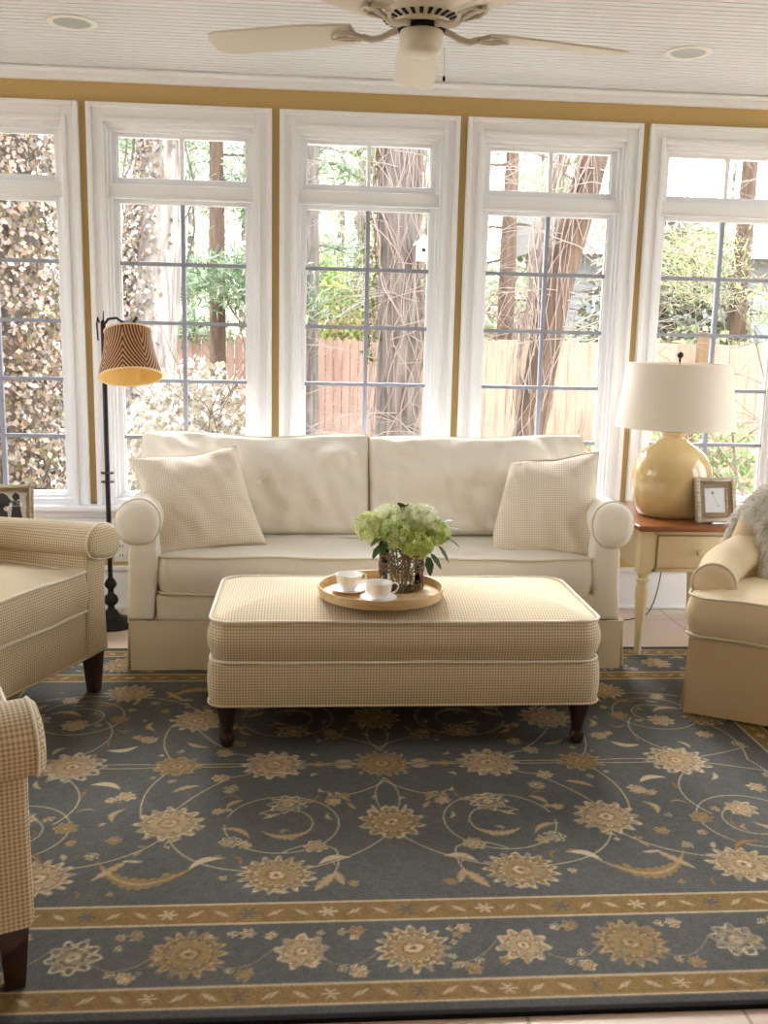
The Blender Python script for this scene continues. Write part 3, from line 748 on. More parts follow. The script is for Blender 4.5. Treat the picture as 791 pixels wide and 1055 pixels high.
def throw_pillow(label, c, w, h, T, tilt, roll, yaw, seed, dent=0, warp=None):
    mb, lp = pillow(w, h, T, .07, .40, .015, seed, 44, dent=dent)
    if warp: g = lambda p: (warp(p[0], p[2])[0], p[1], warp(p[0], p[2])[1]); mb.v = [g(p) for p in mb.v]; lp = [g(p) for p in lp]
    o = mb.build('throw_pillow', M['checkp'], uv=True); o.location = c
    o.rotation_euler = (Matrix.Rotation(yaw, 3, 'Z') @ Matrix.Rotation(-tilt, 3, 'X') @ Matrix.Rotation(-roll, 3, 'Y')).to_euler()
    m2 = MB(); m2.tube(lp, .0035, 6, closed=True); m2.build('piping', M['welt'], o)
    tag(o, label, 'pillow', 'checked throw pillows on the sofa')
    return o
throw_pillow('pale beige checked throw pillow leaning on the left arm of the sofa', (-.452, 3.985, .668), .44, .43, .095, math.radians(24), math.radians(5), math.radians(10), 2.0, .02, lambda x, z: (x-.032*z/.2, z-.012*max(0, z/.2)*max(0, -x/.2)))
throw_pillow('pale beige checked throw pillow leaning on the right arm of the sofa', (1.000, 3.985, .662), .45, .45, .09, math.radians(20), math.radians(3), math.radians(-14), 5.0, .03, lambda x, z: (x+.065*max(0, (z+.1)/.3)*max(0, -x/.2), z-.035*max(0, z/.2)*max(0, -x/.2)))

# ------------------------------------------------------------------ ottoman
def make_ottoman():
    cx, cy = .327, 3.285
    O = empty('ottoman', (cx, cy, RT), 0, 'large rectangular ottoman in tan checked fabric on dark turned legs', 'ottoman')
    mb, top, bot = box_cushion(1.288, .60, .165-RT, .306-RT, .0, .055, .010, .005)
    b = mb.build('base', M['check'], O, uv=True)
    m2 = MB(); m2.tube(bot, .004, 6, closed=True); m2.build('piping', M['check'], b, uv=True)
    mb, top, bot = box_cushion(1.272, .59, .309-RT, .447-RT, .040, .07, .014, .014, .003, 5)
    c = mb.build('cushion', M['check'], O, uv=True)
    for lp in (top, bot): m2 = MB(); m2.tube(lp, .0055, 6, closed=True); m2.build('piping', M['checkp'], c, uv=True)
    for sx in (-1, 1):
        for sy in (-1, 1):
            mb = MB(); prof = [(.018, 0), (.0195, .004), (.023, .014), (.0245, .024), (.0235, .034), (.0195, .042), (.0185, .052), (.021, .066), (.026, .088), (.031, .112), (.0345, .135), (.035, .158)]
            rs = []
            for r, z in prof:
                sq = .35+.65*min(1, max(0, (z-.09)/.06))
                ring = []
                for k in range(24):
                    t = 2*PI*k/24; q = 1/max(abs(math.cos(t)), abs(math.sin(t))); ring.append((sx*.586+r*(1+(min(q, 1.22)-1)*sq)*math.cos(t), sy*.245+r*(1+(min(q, 1.22)-1)*sq)*math.sin(t), z))
                rs.append(ring)
            mb.rings(rs); mb.build('leg', M['legwood'], O)
make_ottoman()

# ------------------------------------------------------------------ tray, cups, vase, hydrangeas
TZ = .487
tr = empty('serving_tray', (.248, 3.18, TZ), 0, 'round pale wooden tray on top of the ottoman', 'tray')
mb = MB(); mb.lathe([(.001, 0), (.200, 0), (.200, .006), (.001, .006)], seg=64); mb.build('base', M['traywood'], tr)
mb = MB(); mb.lathe([(.198, .000), (.209, .001), (.213, .030), (.211, .033), (.207, .032), (.200, .006)], seg=64, cap0=False, cap1=False); mb.build('rim', M['traywood'], tr)
def cup_set(x, y, hang, which):
    s = empty('saucer', (x, y, TZ+.006), 0, 'white china saucer under the %s teacup on the tray' % which, 'saucer', 'white saucers on the tray')
    mb = MB(); mb.lathe([(.001, 0), (.024, 0), (.026, .003), (.045, .006), (.060, .012), (.0605, .0135), (.045, .009), (.026, .0055), (.001, .005)], seg=48); mb.build('dish', M['ivory'], s)
    c = empty('teacup', (x, y, TZ+.0125), hang, 'white china teacup, the %s one on the tray' % which, 'cup', 'white teacups on the tray')
    mb = MB(); mb.lathe([(.001, 0), (.020, 0), (.021, .005), (.028, .008), (.036, .018), (.0415, .032), (.045, .054), (.0455, .056), (.044, .056), (.039, .032), (.034, .018), (.024, .010), (.001, .009)], seg=48); mb.build('bowl', M['ivory'], c)
    mb = MB(); mb.tube([(.0435, 0, .047), (.054, 0, .052), (.064, 0, .047), (.067, 0, .036), (.060, 0, .024), (.050, 0, .018), (.038, 0, .017)], .0032, 8); mb.build('handle', M['ivory'], c)
cup_set(.140, 3.185, math.radians(25), 'rear left'); cup_set(.233, 3.075, math.radians(10), 'front right')
VX, VY, VZ = .322, 3.235, TZ+.006
v = empty('flower_vase', (VX, VY, VZ), 0, 'clear cylinder vase wrapped in woven brown twigs holding hydrangeas', 'vase')
gm = bpy.data.materials.new('clear_vase_glass'); gm.use_nodes = True; nt = gm.node_tree; nt.nodes.remove(nt.nodes['Principled BSDF'])
t_ = nt.nodes.new('ShaderNodeBsdfTransparent'); g_ = nt.nodes.new('ShaderNodeBsdfGlossy'); g_.inputs['Roughness'].default_value = .03; f_ = nt.nodes.new('ShaderNodeFresnel'); x_ = nt.nodes.new('ShaderNodeMixShader')
nt.links.new(f_.outputs[0], x_.inputs[0]); nt.links.new(t_.outputs[0], x_.inputs[1]); nt.links.new(g_.outputs[0], x_.inputs[2]); nt.links.new(x_.outputs[0], nt.nodes['Material Output'].inputs[0])
mb = MB(); mb.lathe([(.001, 0), (.066, 0), (.069, .004), (.069, .15), (.066, .15), (.066, .008), (.001, .007)], seg=40); mb.build('glass_cylinder', gm, v)
mb = MB(); rnd = random.Random(11)
for k in range(54):
    a = rnd.uniform(0, 2*PI); z = rnd.uniform(.012, .13); dz_ = rnd.uniform(-.03, .03); da = rnd.uniform(.8, 2.6)*rnd.choice((-1, 1)); ph = rnd.uniform(0, 6)
    pts = []
    for i in range(14):
        t = i/13; r = .074+.004*math.sin(9*t+ph); zz = min(.145, max(.006, z+dz_*math.sin(4*t+ph)+.012*math.sin(11*t+ph*2)))
        pts.append((r*math.cos(a+da*t), r*math.sin(a+da*t), zz))
    mb.tube(pts, rnd.uniform(.0012, .0026), 5)
for k in range(10):
    a = rnd.uniform(0, 2*PI); pts = [(.076*math.cos(a+.4*math.sin(3*t/8)), .076*math.sin(a+.4*math.sin(3*t/8)), .005+.15*t/8) for t in range(9)]; mb.tube(pts, .0028, 5)
mb.build('twig_wrap', M['twig'], v)
def hydrangea(dx, dy, dz, R, hue, label, seed):
    rr = random.Random(seed)
    h = empty('hydrangea', (VX+dx*.25, VY+dy*.25, VZ+.01), 0, label, 'flower', 'hydrangeas in the twig vase')
    hc = Vector((dx*.75, dy*.75, dz-.01))
    mb = MB(); mb.tube([(0, 0, 0), (dx*.2, dy*.2, .09), (dx*.5, dy*.5, .15), tuple(hc)], .003, 6); mb.build('stem', M['stem'], h)
    mb = MB(); R *= 1.12; nfl = int(130*(R/.05)**2)
    for k in range(nfl):
        zc_ = 1-2*(k+.5)/nfl; t = k*2.39996; s = math.sqrt(1-zc_*zc_)
        n_ = Vector((s*math.cos(t), s*math.sin(t), zc_)); n_ = (n_+Vector((rr.uniform(-.25, .25), rr.uniform(-.25, .25), rr.uniform(-.25, .25)))).normalized()
        c = hc+Vector((n_.x*R, n_.y*R, n_.z*R*.85))*rr.uniform(.82, 1.1)
        a = n_.orthogonal().normalized(); b = n_.cross(a); ph = rr.uniform(0, 2); sz = rr.uniform(.010, .015)
        f = rr.random(); g1, g2 = hue
        col = tuple(g1[i]*(1-f)+g2[i]*f for i in range(3))+(1,)
        for q in range(4):
            an = ph+q*PI/2; d = a*math.cos(an)+b*math.sin(an); e = n_.cross(d)
            mb.add([c, c+d*sz*.6+e*sz*.45+n_*sz*.25, c+d*sz*1.15+n_*sz*rr.uniform(-.1, .4), c+d*sz*.6-e*sz*.45+n_*sz*.25], [(0, 1, 2, 3)], col)
    mb.build('flower_head', M['petal'], h, smooth=False)
    return h, hc
G1, G2 = lin(196,208,120), lin(240,240,208); W1, W2 = lin(230,236,200), lin(250,250,240); Y1, Y2 = lin(172,196,84), lin(226,230,160)
HY = [(-.105, -.01, .215, .052, (G1, G2), 'pale green hydrangea head at the far left of the bouquet'),
      (-.035, -.055, .205, .050, (Y1, G2), 'yellow-green hydrangea head at the front left of the bouquet'),
      (.045, -.06, .17, .048, (Y1, Y2), 'low yellow-green hydrangea head at the front of the bouquet'),
      (.01, .01, .245, .050, (G1, W2), 'pale hydrangea head at the top centre of the bouquet'),
      (.07, .02, .24, .048, (W1, W2), 'creamy white hydrangea head at the top right of the bouquet'),
      (.115, -.02, .20, .042, (Y1, G2), 'small lime hydrangea head at the right of the bouquet'),
      (-.05, .06, .235, .045, (W1, W2), 'white hydrangea head at the rear left of the bouquet')]
def leaf_mesh(mb, base, d, L, w, droop):
    d = Vector(d).normalized(); s = d.cross(Vector((0, 0, 1))).normalized(); pr = None
    row = []
    for k in range(7):
        t = k/6; c = Vector(base)+d*L*t+Vector((0, 0, -droop*t*t*L)); ww = w*math.sin(PI*min(1, t*.95+.05))**.8*(.85+.15*(k % 2))
        row.append((c-s*ww+Vector((0, 0, .15*ww)), c, c+s*ww+Vector((0, 0, .15*ww))))
    vs = [p for r in row for p in r]; fs = []
    for k in range(6):
        for q in (0, 1): a = k*3+q; fs.append((a, a+1, a+4, a+3))
    mb.add(vs, fs)
LV = {0: [((-.075, -.06, .165), (-.6, -.7, -.5))], 1: [((-.07, -.075, .20), (-.8, -.5, -.3)), ((-.07, -.08, .19), (-.1, -.9, -.6))], 3: [((0, -.01, .275), (-.3, -.4, .8)), ((.0, .0, .275), (.4, -.3, .6))],
      2: [((.09, -.08, .14), (.6, -.5, -.6)), ((.08, -.09, .13), (.1, -.8, -.9))], 5: [((.13, -.03, .235), (.9, -.2, .5)), ((.14, -.05, .19), (.9, -.3, -.3)), ((.12, -.05, .16), (.7, -.4, -.8)), ((.15, -.02, .215), (1, 0, .1))]}
for i, (dx, dy, dz_, R, hue, lb) in enumerate(HY):
    h, hc = hydrangea(dx, dy, dz_, R, hue, lb, 30+i)
    off = Vector((dx*.25, dy*.25, .01))
    for bs, d in LV.get(i, []):
        mb = MB(); leaf_mesh(mb, Vector(bs)-off, d, .055, .016, .3); o = mb.build('leaf', M['green'], h)

# ------------------------------------------------------------------ checked armchairs
def make_armchair(loc, rz, label, m_main):
    """origin: floor under the middle of the front edge; front faces local -y; x spans the width"""
    A = empty('armchair', loc, rz, label, 'armchair', 'checked rolled-arm armchairs on the left')
    Wd, D, z0 = .80, .80, .165-RT
    hw = Wd/2
    mb, t, b = box_cushion(Wd-.02, D-.03, z0, .348-RT, 0, .02, .008, .003); mb.v = [(x, y+D/2, z) for x, y, z in mb.v]
    base = mb.build('base', m_main, A, uv=True)
    m2 = MB(); m2.tube([(x, y+D/2, z) for x, y, z in b], .004, 6, closed=True); m2.build('piping', m_main, base, uv=True)
    for sx in (-1, 1):
        pr = [(hw-.115, z0), (hw, z0), (hw-.004, .30), (hw-.006, .42), (hw-.0, .50), (hw-.005, .56), (hw-.10, .57), (hw-.115, .50), (hw-.115, .3)]
        pr = [(sx*x, z) for x, z in pr]
        if sx < 0: pr = pr[::-1]
        arm = extrude_profile(pr, .0, D-.06, .018, 12).build('arm', m_main, A, uv=True, angle=60)
        rp = []
        for k in range(26):
            t = 2*PI*k/26; ct, st = math.cos(t), math.sin(t)
            x = hw-.05+(.112 if ct > 0 else .078)*ct; z = .575+(.072 if st > 0 else .055)*st-(.03*max(0, ct) if st < 0 else 0)
            rp.append((sx*x, z))
        if sx < 0: rp = rp[::-1]
        fn = lambda p: (p[0], p[1], p[2]-.03*p[1])
        extrude_profile(rp, -.030, D-.05, .022, 16, .004, fn).build('arm_roll', m_main, arm, uv=True, angle=70)
        m2 = MB(); m2.tube([(x*1.0, -.012, z) for x, z in rp], .0045, 6, closed=True); m2.build('piping', M['checkp'], arm, uv=True)
        for fy, dyy in ((.04, -.0), (D-.1, .03)):
            m3 = MB(); frustum(m3, sx*(hw-.04), fy, 0, z0+.01, .0195, .031, dy=dyy); m3.build('leg', M['legwood'], A, bevel=.003)
    mb, t, b = box_cushion(Wd-.235, .62, .350-RT, .498-RT, .03, .035, .012, .008, .006, 4)
    mb.v = [(x, y+.30, z) for x, y, z in mb.v]
    c = mb.build('seat_cushion', m_main, A, uv=True)
    for lp in (t, b): m2 = MB(); m2.tube([(x, y+.30, z) for x, y, z in lp], .005, 6, closed=True); m2.build('piping', M['checkp'], c, uv=True)
    # raked back
    mb, t, b = box_cushion(Wd-.06, .14, .30, .84, .02, .05, .02, .01)
    mb.v = [(x, y+D-.10+(z-.3)*.22, z) for x, y, z in mb.v]; mb.build('back', m_main, A, uv=True)
    mb, lp = pillow(Wd-.26, .40, .08, .03, .25, .006, 3, 24); o = mb.build('back_cushion', m_main, A, uv=True); o.location = (0, D-.185, .65); o.rotation_euler = (math.radians(-12), 0, 0)
    return A
# A1: front-left(+x local?) leg tip at (-.785, 3.51); faces (+.915, -.40)
def place_chair(corner, face, side, label, m):
    f = Vector((face[0], face[1], 0)).normalized(); rz = math.atan2(f.x, -f.y)      # local -y -> face
    xd = Vector((math.cos(rz), math.sin(rz), 0))
    c = Vector((corner[0], corner[1], 0))-xd*side*.37
    return make_armchair((c.x, c.y, RT), rz, label, m)
place_chair((-.755, 3.535), (.915, -.40), 1, 'tan checked armchair in front of the black floor lamp, its seat in view', M['check'])
A2 = place_chair((-.556, 1.86), (.915, .40), -1, 'tan checked armchair at the lower left edge, only its arm and one leg in view', M['check'])
A2.scale = (1, 1, .94)

# ------------------------------------------------------------------ slipcovered chair (right) and throw
def make_slip_chair():
    ex = Vector((.878, -.478, 0)); rz = math.atan2(ex.y, ex.x)
    A = empty('armchair', (1.379, 3.283, RT), rz, 'sand slipcovered armchair with pleated skirt at the right edge', 'armchair')
    Wd, D = .84, .63                        # local: x to the right, y to the back, corner at origin
    S = M['slip']
    half = [(.062, .10), (.062, .17), (.078, .255), (.14, .37), (.26, .49), (.42, .54)]
    full = half+[(Wd-x, y) for x, y in reversed(half[:-1])]
    path = smooth_path([(x, y, 0) for x, y in full], 7); n = len(path)
    def nrm(i):
        t = path[min(i+1, n-1)]-path[max(i-1, 0)]; t.normalize(); return Vector((-t.y, t.x, 0))     # outward
    # base block following the curved back
    out = [path[i]+nrm(i)*.045 for i in range(n)]
    foot = [Vector((.03, .03, 0))]+out+[Vector((Wd-.03, .03, 0))]
    mb = MB(); mb.rings([[(p.x, p.y, z) for p in foot][::-1] for z in (.03, .30)]); mb.build('base', S, A, bevel=.01, angle=40)
    # skirt: front run and one following the side and back
    mb = MB()
    def run(pts, z0=.008, z1=.285):
        n_ = len(pts); rs = []
        for z in (z0, z0+.06, z0+.12, z0+.19, z1):
            t = 1-(z-z0)/(z1-z0); row = []
            for x, y, nx, ny in pts:
                w = .014*t+.012*t*noise.noise(Vector((x*7, y*7, 2)))
                row.append((x+nx*w, y+ny*w, z))
            rs.append(row)
        inn = [[(p[0]-pts[j][2]*.006, p[1]-pts[j][3]*.006, p[2]) for j, p in enumerate(r)] for r in rs]
        m_ = n_; vs = [p for r in rs for p in r]+[p for r in inn for p in r]; o = len(vs)//2; fs = []
        for i in range(4):
            for j in range(n_-1): a = i*m_+j; fs.append((a, a+1, a+m_+1, a+m_)); fs.append((o+a, o+a+m_, o+a+m_+1, o+a+1))
        for j in range(n_-1): fs.append((j, o+j, o+j+1, j+1))
        for i in range(4):
            for a in (i*m_, i*m_+n_-1): fs.append((a, a+m_, o+a+m_, o+a))
        mb.add(vs, fs)
    run([(Wd*k/30, 0, 0, -1) for k in range(31)])
    run([(0, .012+.08*k/3, -1, 0) for k in range(4)]+[(path[i].x+nrm(i).x*.058, path[i].y+nrm(i).y*.058, nrm(i).x, nrm(i).y) for i in range(1, n-1)]+[(Wd, .092-.08*k/3, 1, 0) for k in range(4)])
    run([(.012+.05*k/4, .016, 0, -1) for k in range(5)])
    mb.build('skirt', S, A)
    mb = MB(); mb.tube([(.004, .02, .288), (.004, -.002, .288), (Wd-.004, -.002, .288), (Wd-.004, .02, .288)], .005, 6); mb.build('piping', M['welt'], A)
    # T-shaped seat cushion in front of the arms
    mb, t, b = box_cushion(Wd+.02, .44, .300, .448, .022, .06, .016, .012, .010, 9)
    sq = lambda x, y, z: (x+(Wd/2) if y < -.06 else (x*(1-.42*min(1, (y+.06)/.25)))+Wd/2, y+.20, z)
    mb.v = [sq(*p) for p in mb.v]; c = mb.build('seat_cushion', S, A)
    for lp in (t, b): m2 = MB(); m2.tube([sq(x, y, z) for x, y, z in lp], .005, 6, closed=True); m2.build('piping', M['welt'], c)
    # wrapping arm panel, roll and front discs
    def sweep(sec, name, parent, cap=True, wr=0):
        """sec(i) -> list of (offset outward, z) at path index i"""
        mb = MB(); rs = []
        for i in range(n):
            nn = nrm(i); rs.append([(path[i].x+nn.x*o+wr*noise.noise(Vector((path[i].x*9, path[i].y*9, z*9))), path[i].y+nn.y*o, z+wr*noise.noise(Vector((path[i].x*8, path[i].y*8, z*9+5)))) for o, z in sec(i)])
        if wr:
            def shrink(r, q, dy):
                cx_ = sum(p[0] for p in r)/len(r); cz_ = sum(p[2] for p in r)/len(r)
                return [(cx_+(p[0]-cx_)*q, p[1]+dy, cz_+(p[2]-cz_)*q) for p in r]
            rs = [shrink(rs[0], .3, -.024), shrink(rs[0], .75, -.022), shrink(rs[0], .93, -.015)]+rs+[shrink(rs[-1], .93, -.015), shrink(rs[-1], .75, -.022), shrink(rs[-1], .3, -.024)]
        mb.rings(rs); return mb.build(name, S, parent, angle=65)
    rise = lambda i: .11*math.sin(PI*i/(n-1))**2
    arm = sweep(lambda i: [(.045, .29), (-.045, .29), (-.05, .44+rise(i)), (.05, .44+rise(i))][::-1], 'arm', A)
    sweep(lambda i: [(.078*math.cos(2*PI*k/28), .472+rise(i)+.078*math.sin(2*PI*k/28)) for k in range(28)], 'arm_roll', arm, wr=.008)
    m2 = MB(); m2.tube([(path[0].x+.078*math.cos(2*PI*k/32), path[0].y-.008, .472+.078*math.sin(2*PI*k/32)) for k in range(32)], .005, 6, closed=True)
    m2.build('piping', M['welt'], arm)
    m2 = MB(); m2.tube([(path[-1].x+.078*math.cos(2*PI*k/32), path[-1].y-.008, .472+.078*math.sin(2*PI*k/32)) for k in range(32)], .005, 6, closed=True)
    m2.build('piping', M['welt'], arm)
    # raised back following the curve
    i0, i1 = int(n*.27), n-int(n*.27); rs = []
    for i in range(i0, i1):
        nn = nrm(i); s_ = math.sin(PI*(i-i0)/(i1-1-i0))**.45; top = .50+.33*s_; rs.append([(path[i].x+nn.x*o*(.4+.6*s_)+nn.x*.02, path[i].y+nn.y*(o*(.4+.6*s_)+.02), .42+(top-.42)*f) for o, f in ((.055, 0), (.06, .4), (.062, .8), (.04, .96), (0, 1), (-.04, .96), (-.062, .8), (-.06, .4), (-.055, 0))])
    mb = MB(); mb.rings(rs); mb.build('back', S, A)
    for x, y in ((.07, .08), (Wd-.07, .08), (.27, .45), (Wd-.27, .45)):
        mb = MB(); frustum(mb, x, y, 0, .06, .018, .022); mb.build('foot', M['legwood'], A, smooth=False)
    return A, rz
SC, SCR = make_slip_chair()
def make_throw():
    """shaggy throw hanging over the corner of the chair back, in the chair's own frame"""
    T = empty('fur_throw', (1.379, 3.283, RT), SCR, 'shaggy cream wool throw draped over the back of the slipcovered armchair', 'throw')
    rr = random.Random(5); mb = MB(); rows = []
    # the back's crest in plan (x, y), its height, and the drape profile (offset towards the front, drop)
    crest = [(.155, .405, .67), (.20, .452, .76), (.26, .50, .82), (.33, .535, .845), (.42, .56, .86), (.50, .55, .86)]
    prof = [(.115, -.23), (.11, -.14), (.10, -.06), (.075, -.012), (0, .02), (-.075, -.015), (-.10, -.08), (-.105, -.16)]
    n = len(prof); C_ = smooth_path(crest, 4); K_ = len(C_)
    for o_, dz_ in prof:
        row = []
        for i, p in enumerate(C_):
            t = C_[min(i+1, K_-1)]-C_[max(i-1, 0)]; nn = Vector((t.y, -t.x, 0)).normalized()
            q = p+nn*(o_+.012*noise.noise(Vector((p.x*11, p.y*9, dz_*9)))); row.append((q.x, q.y, max(.49, p.z+dz_-RT*0)))
        rows.append(row)
    inn = [[(x, y, z-.01) for x, y, z in r] for r in rows]
    vs = [p for r in rows for p in r]+[p for r in inn for p in r]; o = len(vs)//2; fs = []
    for i in range(n-1):
        for k in range(K_-1): a = i*K_+k; fs.append((a, a+1, a+K_+1, a+K_)); fs.append((o+a, o+a+K_, o+a+K_+1, o+a+1))
    mb.add(vs, fs, lin(226,220,206)); mb.build('backing', M['fur'], T)
    mb = MB()
    for k in range(8000):
        i = rr.random()*(n-1.001); i0 = int(i); f = i-i0; q = rr.random()**1.5*(K_-1.01); k0 = int(q); g = q-k0
        p = Vector(rows[i0][k0]).lerp(Vector(rows[i0+1][k0]), f).lerp(Vector(rows[i0][k0+1]).lerp(Vector(rows[i0+1][k0+1]), f), g)
        out = Vector((-.6 if q < 5 else -.25, -.5 if i < 4.2 else .5, -.6 if abs(i-4) > 1.2 else .0))+Vector((rr.uniform(-.35, .35), rr.uniform(-.3, .3), rr.uniform(-.3, .3)))
        out.normalize(); L = rr.uniform(.03, .07); s = out.cross(Vector((rr.uniform(-1, 1), rr.uniform(-1, 1), rr.uniform(-1, 1)))).normalized()*rr.uniform(.0014, .003)
        m1 = p+out*L*.55; m2 = p+out*L*.8+Vector((0, 0, -L*.45)); sh = rr.uniform(.85, 1.0); col = tuple(c*sh for c in lin(252,250,244)[:3])+(1,)
        mb.add([p-s, p+s, m1+s*.8, m1-s*.8, m2], [(0, 1, 2, 3), (3, 2, 4)], col)
    mb.build('fringe', M['fur'], T, smooth=False)
make_throw()

# ------------------------------------------------------------------ end tables
def end_table(x0, x1, y0, y1, zt, label, drawer=True):
    cx, cy = (x0+x1)/2, (y0+y1)/2; hx, hy = (x1-x0)/2, (y1-y0)/2
    T = empty('end_table', (cx, cy, RT), 0, label, 'table'); z = zt-RT
    mb = MB()
    def slab(i, za, zb): mb.box(-hx+i, hx-i, -hy+i, hy-i, za, zb)
    slab(0, z-.016, z); o = mb.build('tabletop', M['tabletop'], T, bevel=.005)
    mb = MB(); slab(.012, z-.026, z-.0155); mb.build('top_moulding', M['tabletop'], o, bevel=.003)
    lx, ly = hx-.05, hy-.05; at, ab = z-.026, z-.205
    for sx in (-1, 1):
        for sy in (-1, 1):
            mb = MB(); X, Y = sx*lx, sy*ly
            h = .0285; mb.box(X-h, X+h, Y-h, Y+h, ab-.005, at); 
            mb.lathe([(.0285, ab-.004), (.024, ab-.014), (.020, ab-.022), (.020, ab-.030), (.027, ab-.034), (.027, ab-.044), (.020, ab-.048), (.022, ab-.058), (.028, ab-.085), (.0275, ab-.11), (.024, ab-.16), (.019, ab-.24), (.0155, .03), (.017, .022), (.014, 0)], X, Y, 0, 24)
            mb.build('leg', M['cream_wood'], T, angle=35)
    mb = MB(); mb.box(-lx, lx, ly-.005, ly+.015, ab, at); mb.box(-lx-.015, -lx+.005, -ly, ly, ab, at); mb.box(lx-.005, lx+.015, -ly, ly, ab, at)
    mb.box(-lx, lx, -ly-.018, -ly-.002, ab, ab+.018); mb.box(-lx, lx, -ly-.018, -ly-.002, at-.016, at); mb.box(-lx+.02, -lx+.045, -ly-.018, -ly-.002, ab, at); mb.box(lx-.045, lx-.02, -ly-.018, -ly-.002, ab, at)
    mb.box(-lx, lx, -ly-.002, -ly+.01, ab, at)
    mb.build('apron', M['cream_wood'], T, bevel=.0015)
    if drawer:
        mb = MB(); mb.box(-lx+.049, lx-.049, -ly-.026, -ly-.003, ab+.021, at-.020); d = mb.build('drawer', M['cream_wood'], T, bevel=.003)
        mb = MB(); rs = [(.006, 0), (.006, .01), (.013, .016), (.0155, .022), (.012, .029), (.001, .031)]
        zz = (ab+at)/2
        mb.rings([[(r*math.cos(2*PI*k/20), -ly-.026-h_, zz+r*math.sin(2*PI*k/20)) for k in range(20)] for r, h_ in rs]); mb.build('knob', M['cream_wood'], d)
end_table(1.385, 1.935, 3.905, 4.565, .585, 'cream end table with reddish brown top between the sofa and the slipcovered chair')
end_table(-1.62, -1.13, 3.98, 4.40, .50, 'small end table with brown top, hidden behind the left armchair', False)

# ------------------------------------------------------------------ ceramic lamp
L = empty('table_lamp', (1.622, 4.20, .585), 0, 'ochre glazed jar table lamp with a wide white drum shade', 'lamp')
mb = MB(); mb.lathe([(.130, 0), (.143, .006), (.158, .04), (.169, .09), (.176, .145), (.176, .19), (.165, .235), (.140, .275), (.105, .305), (.070, .325), (.055, .340), (.052, .356), (.058, .366), (.056, .372), (.03, .372)], seg=64); mb.build('base', M['ochre'], L)
mb = MB(); mb.lathe([(.05, .371), (.052, .378), (.04, .384), (.012, .386), (.010, .42), (.018, .425), (.018, .46), (.004, .465), (.004, .685), (.006, .69)], seg=24); mb.build('stem', M['dark'], L)
mb = MB(); mb.lathe([(.006, .684), (.004, .694), (.010, .698), (.014, .708), (.013, .716), (.006, .722), (.001, .723)], seg=20); mb.build('finial', M['dark'], L)
mb = MB(); mb.lathe([(.258, .392), (.2605, .392), (.221, .672), (.2185, .672), (.256, .394)], seg=64, cap0=False, cap1=False)
sh = mb.build('lamp_shade', M['linen'], L)
mb = MB(); mb.tube([(.257*math.cos(2*PI*k/48), .257*math.sin(2*PI*k/48), .395) for k in range(48)], .003, 6, closed=True); mb.build('lower_ring', M['linen'], sh)
mb = MB(); mb.tube([(.220*math.cos(2*PI*k/48), .220*math.sin(2*PI*k/48), .671) for k in range(48)], .003, 6, closed=True)
for k in range(3):
    a = 2*PI*k/3; mb.tube([(0, 0, .675), (.219*math.cos(a), .219*math.sin(a), .665)], .002, 5)
mb.build('shade_wire', M['linen'], sh)
# lamp cord
mb = MB(); pts = [(1.70, 4.33, .585), (1.76, 4.50, .592), (1.79, 4.585, .57), (1.78, 4.60, .42), (1.765, 4.60, .25), (1.74, 4.59, .10), (1.69, 4.56, .015), (1.60, 4.50, .006), (1.52, 4.47, .006), (1.44, 4.46, .006), (1.37, 4.50, .006), (1.34, 4.6, .03), (1.345, 4.69, .27)]
mb.tube(smooth_path(pts), .0028, 6)
tag(mb.build('power_cord', M['cord']), 'thin black lamp cord trailing along the floor behind the end table', 'cord')

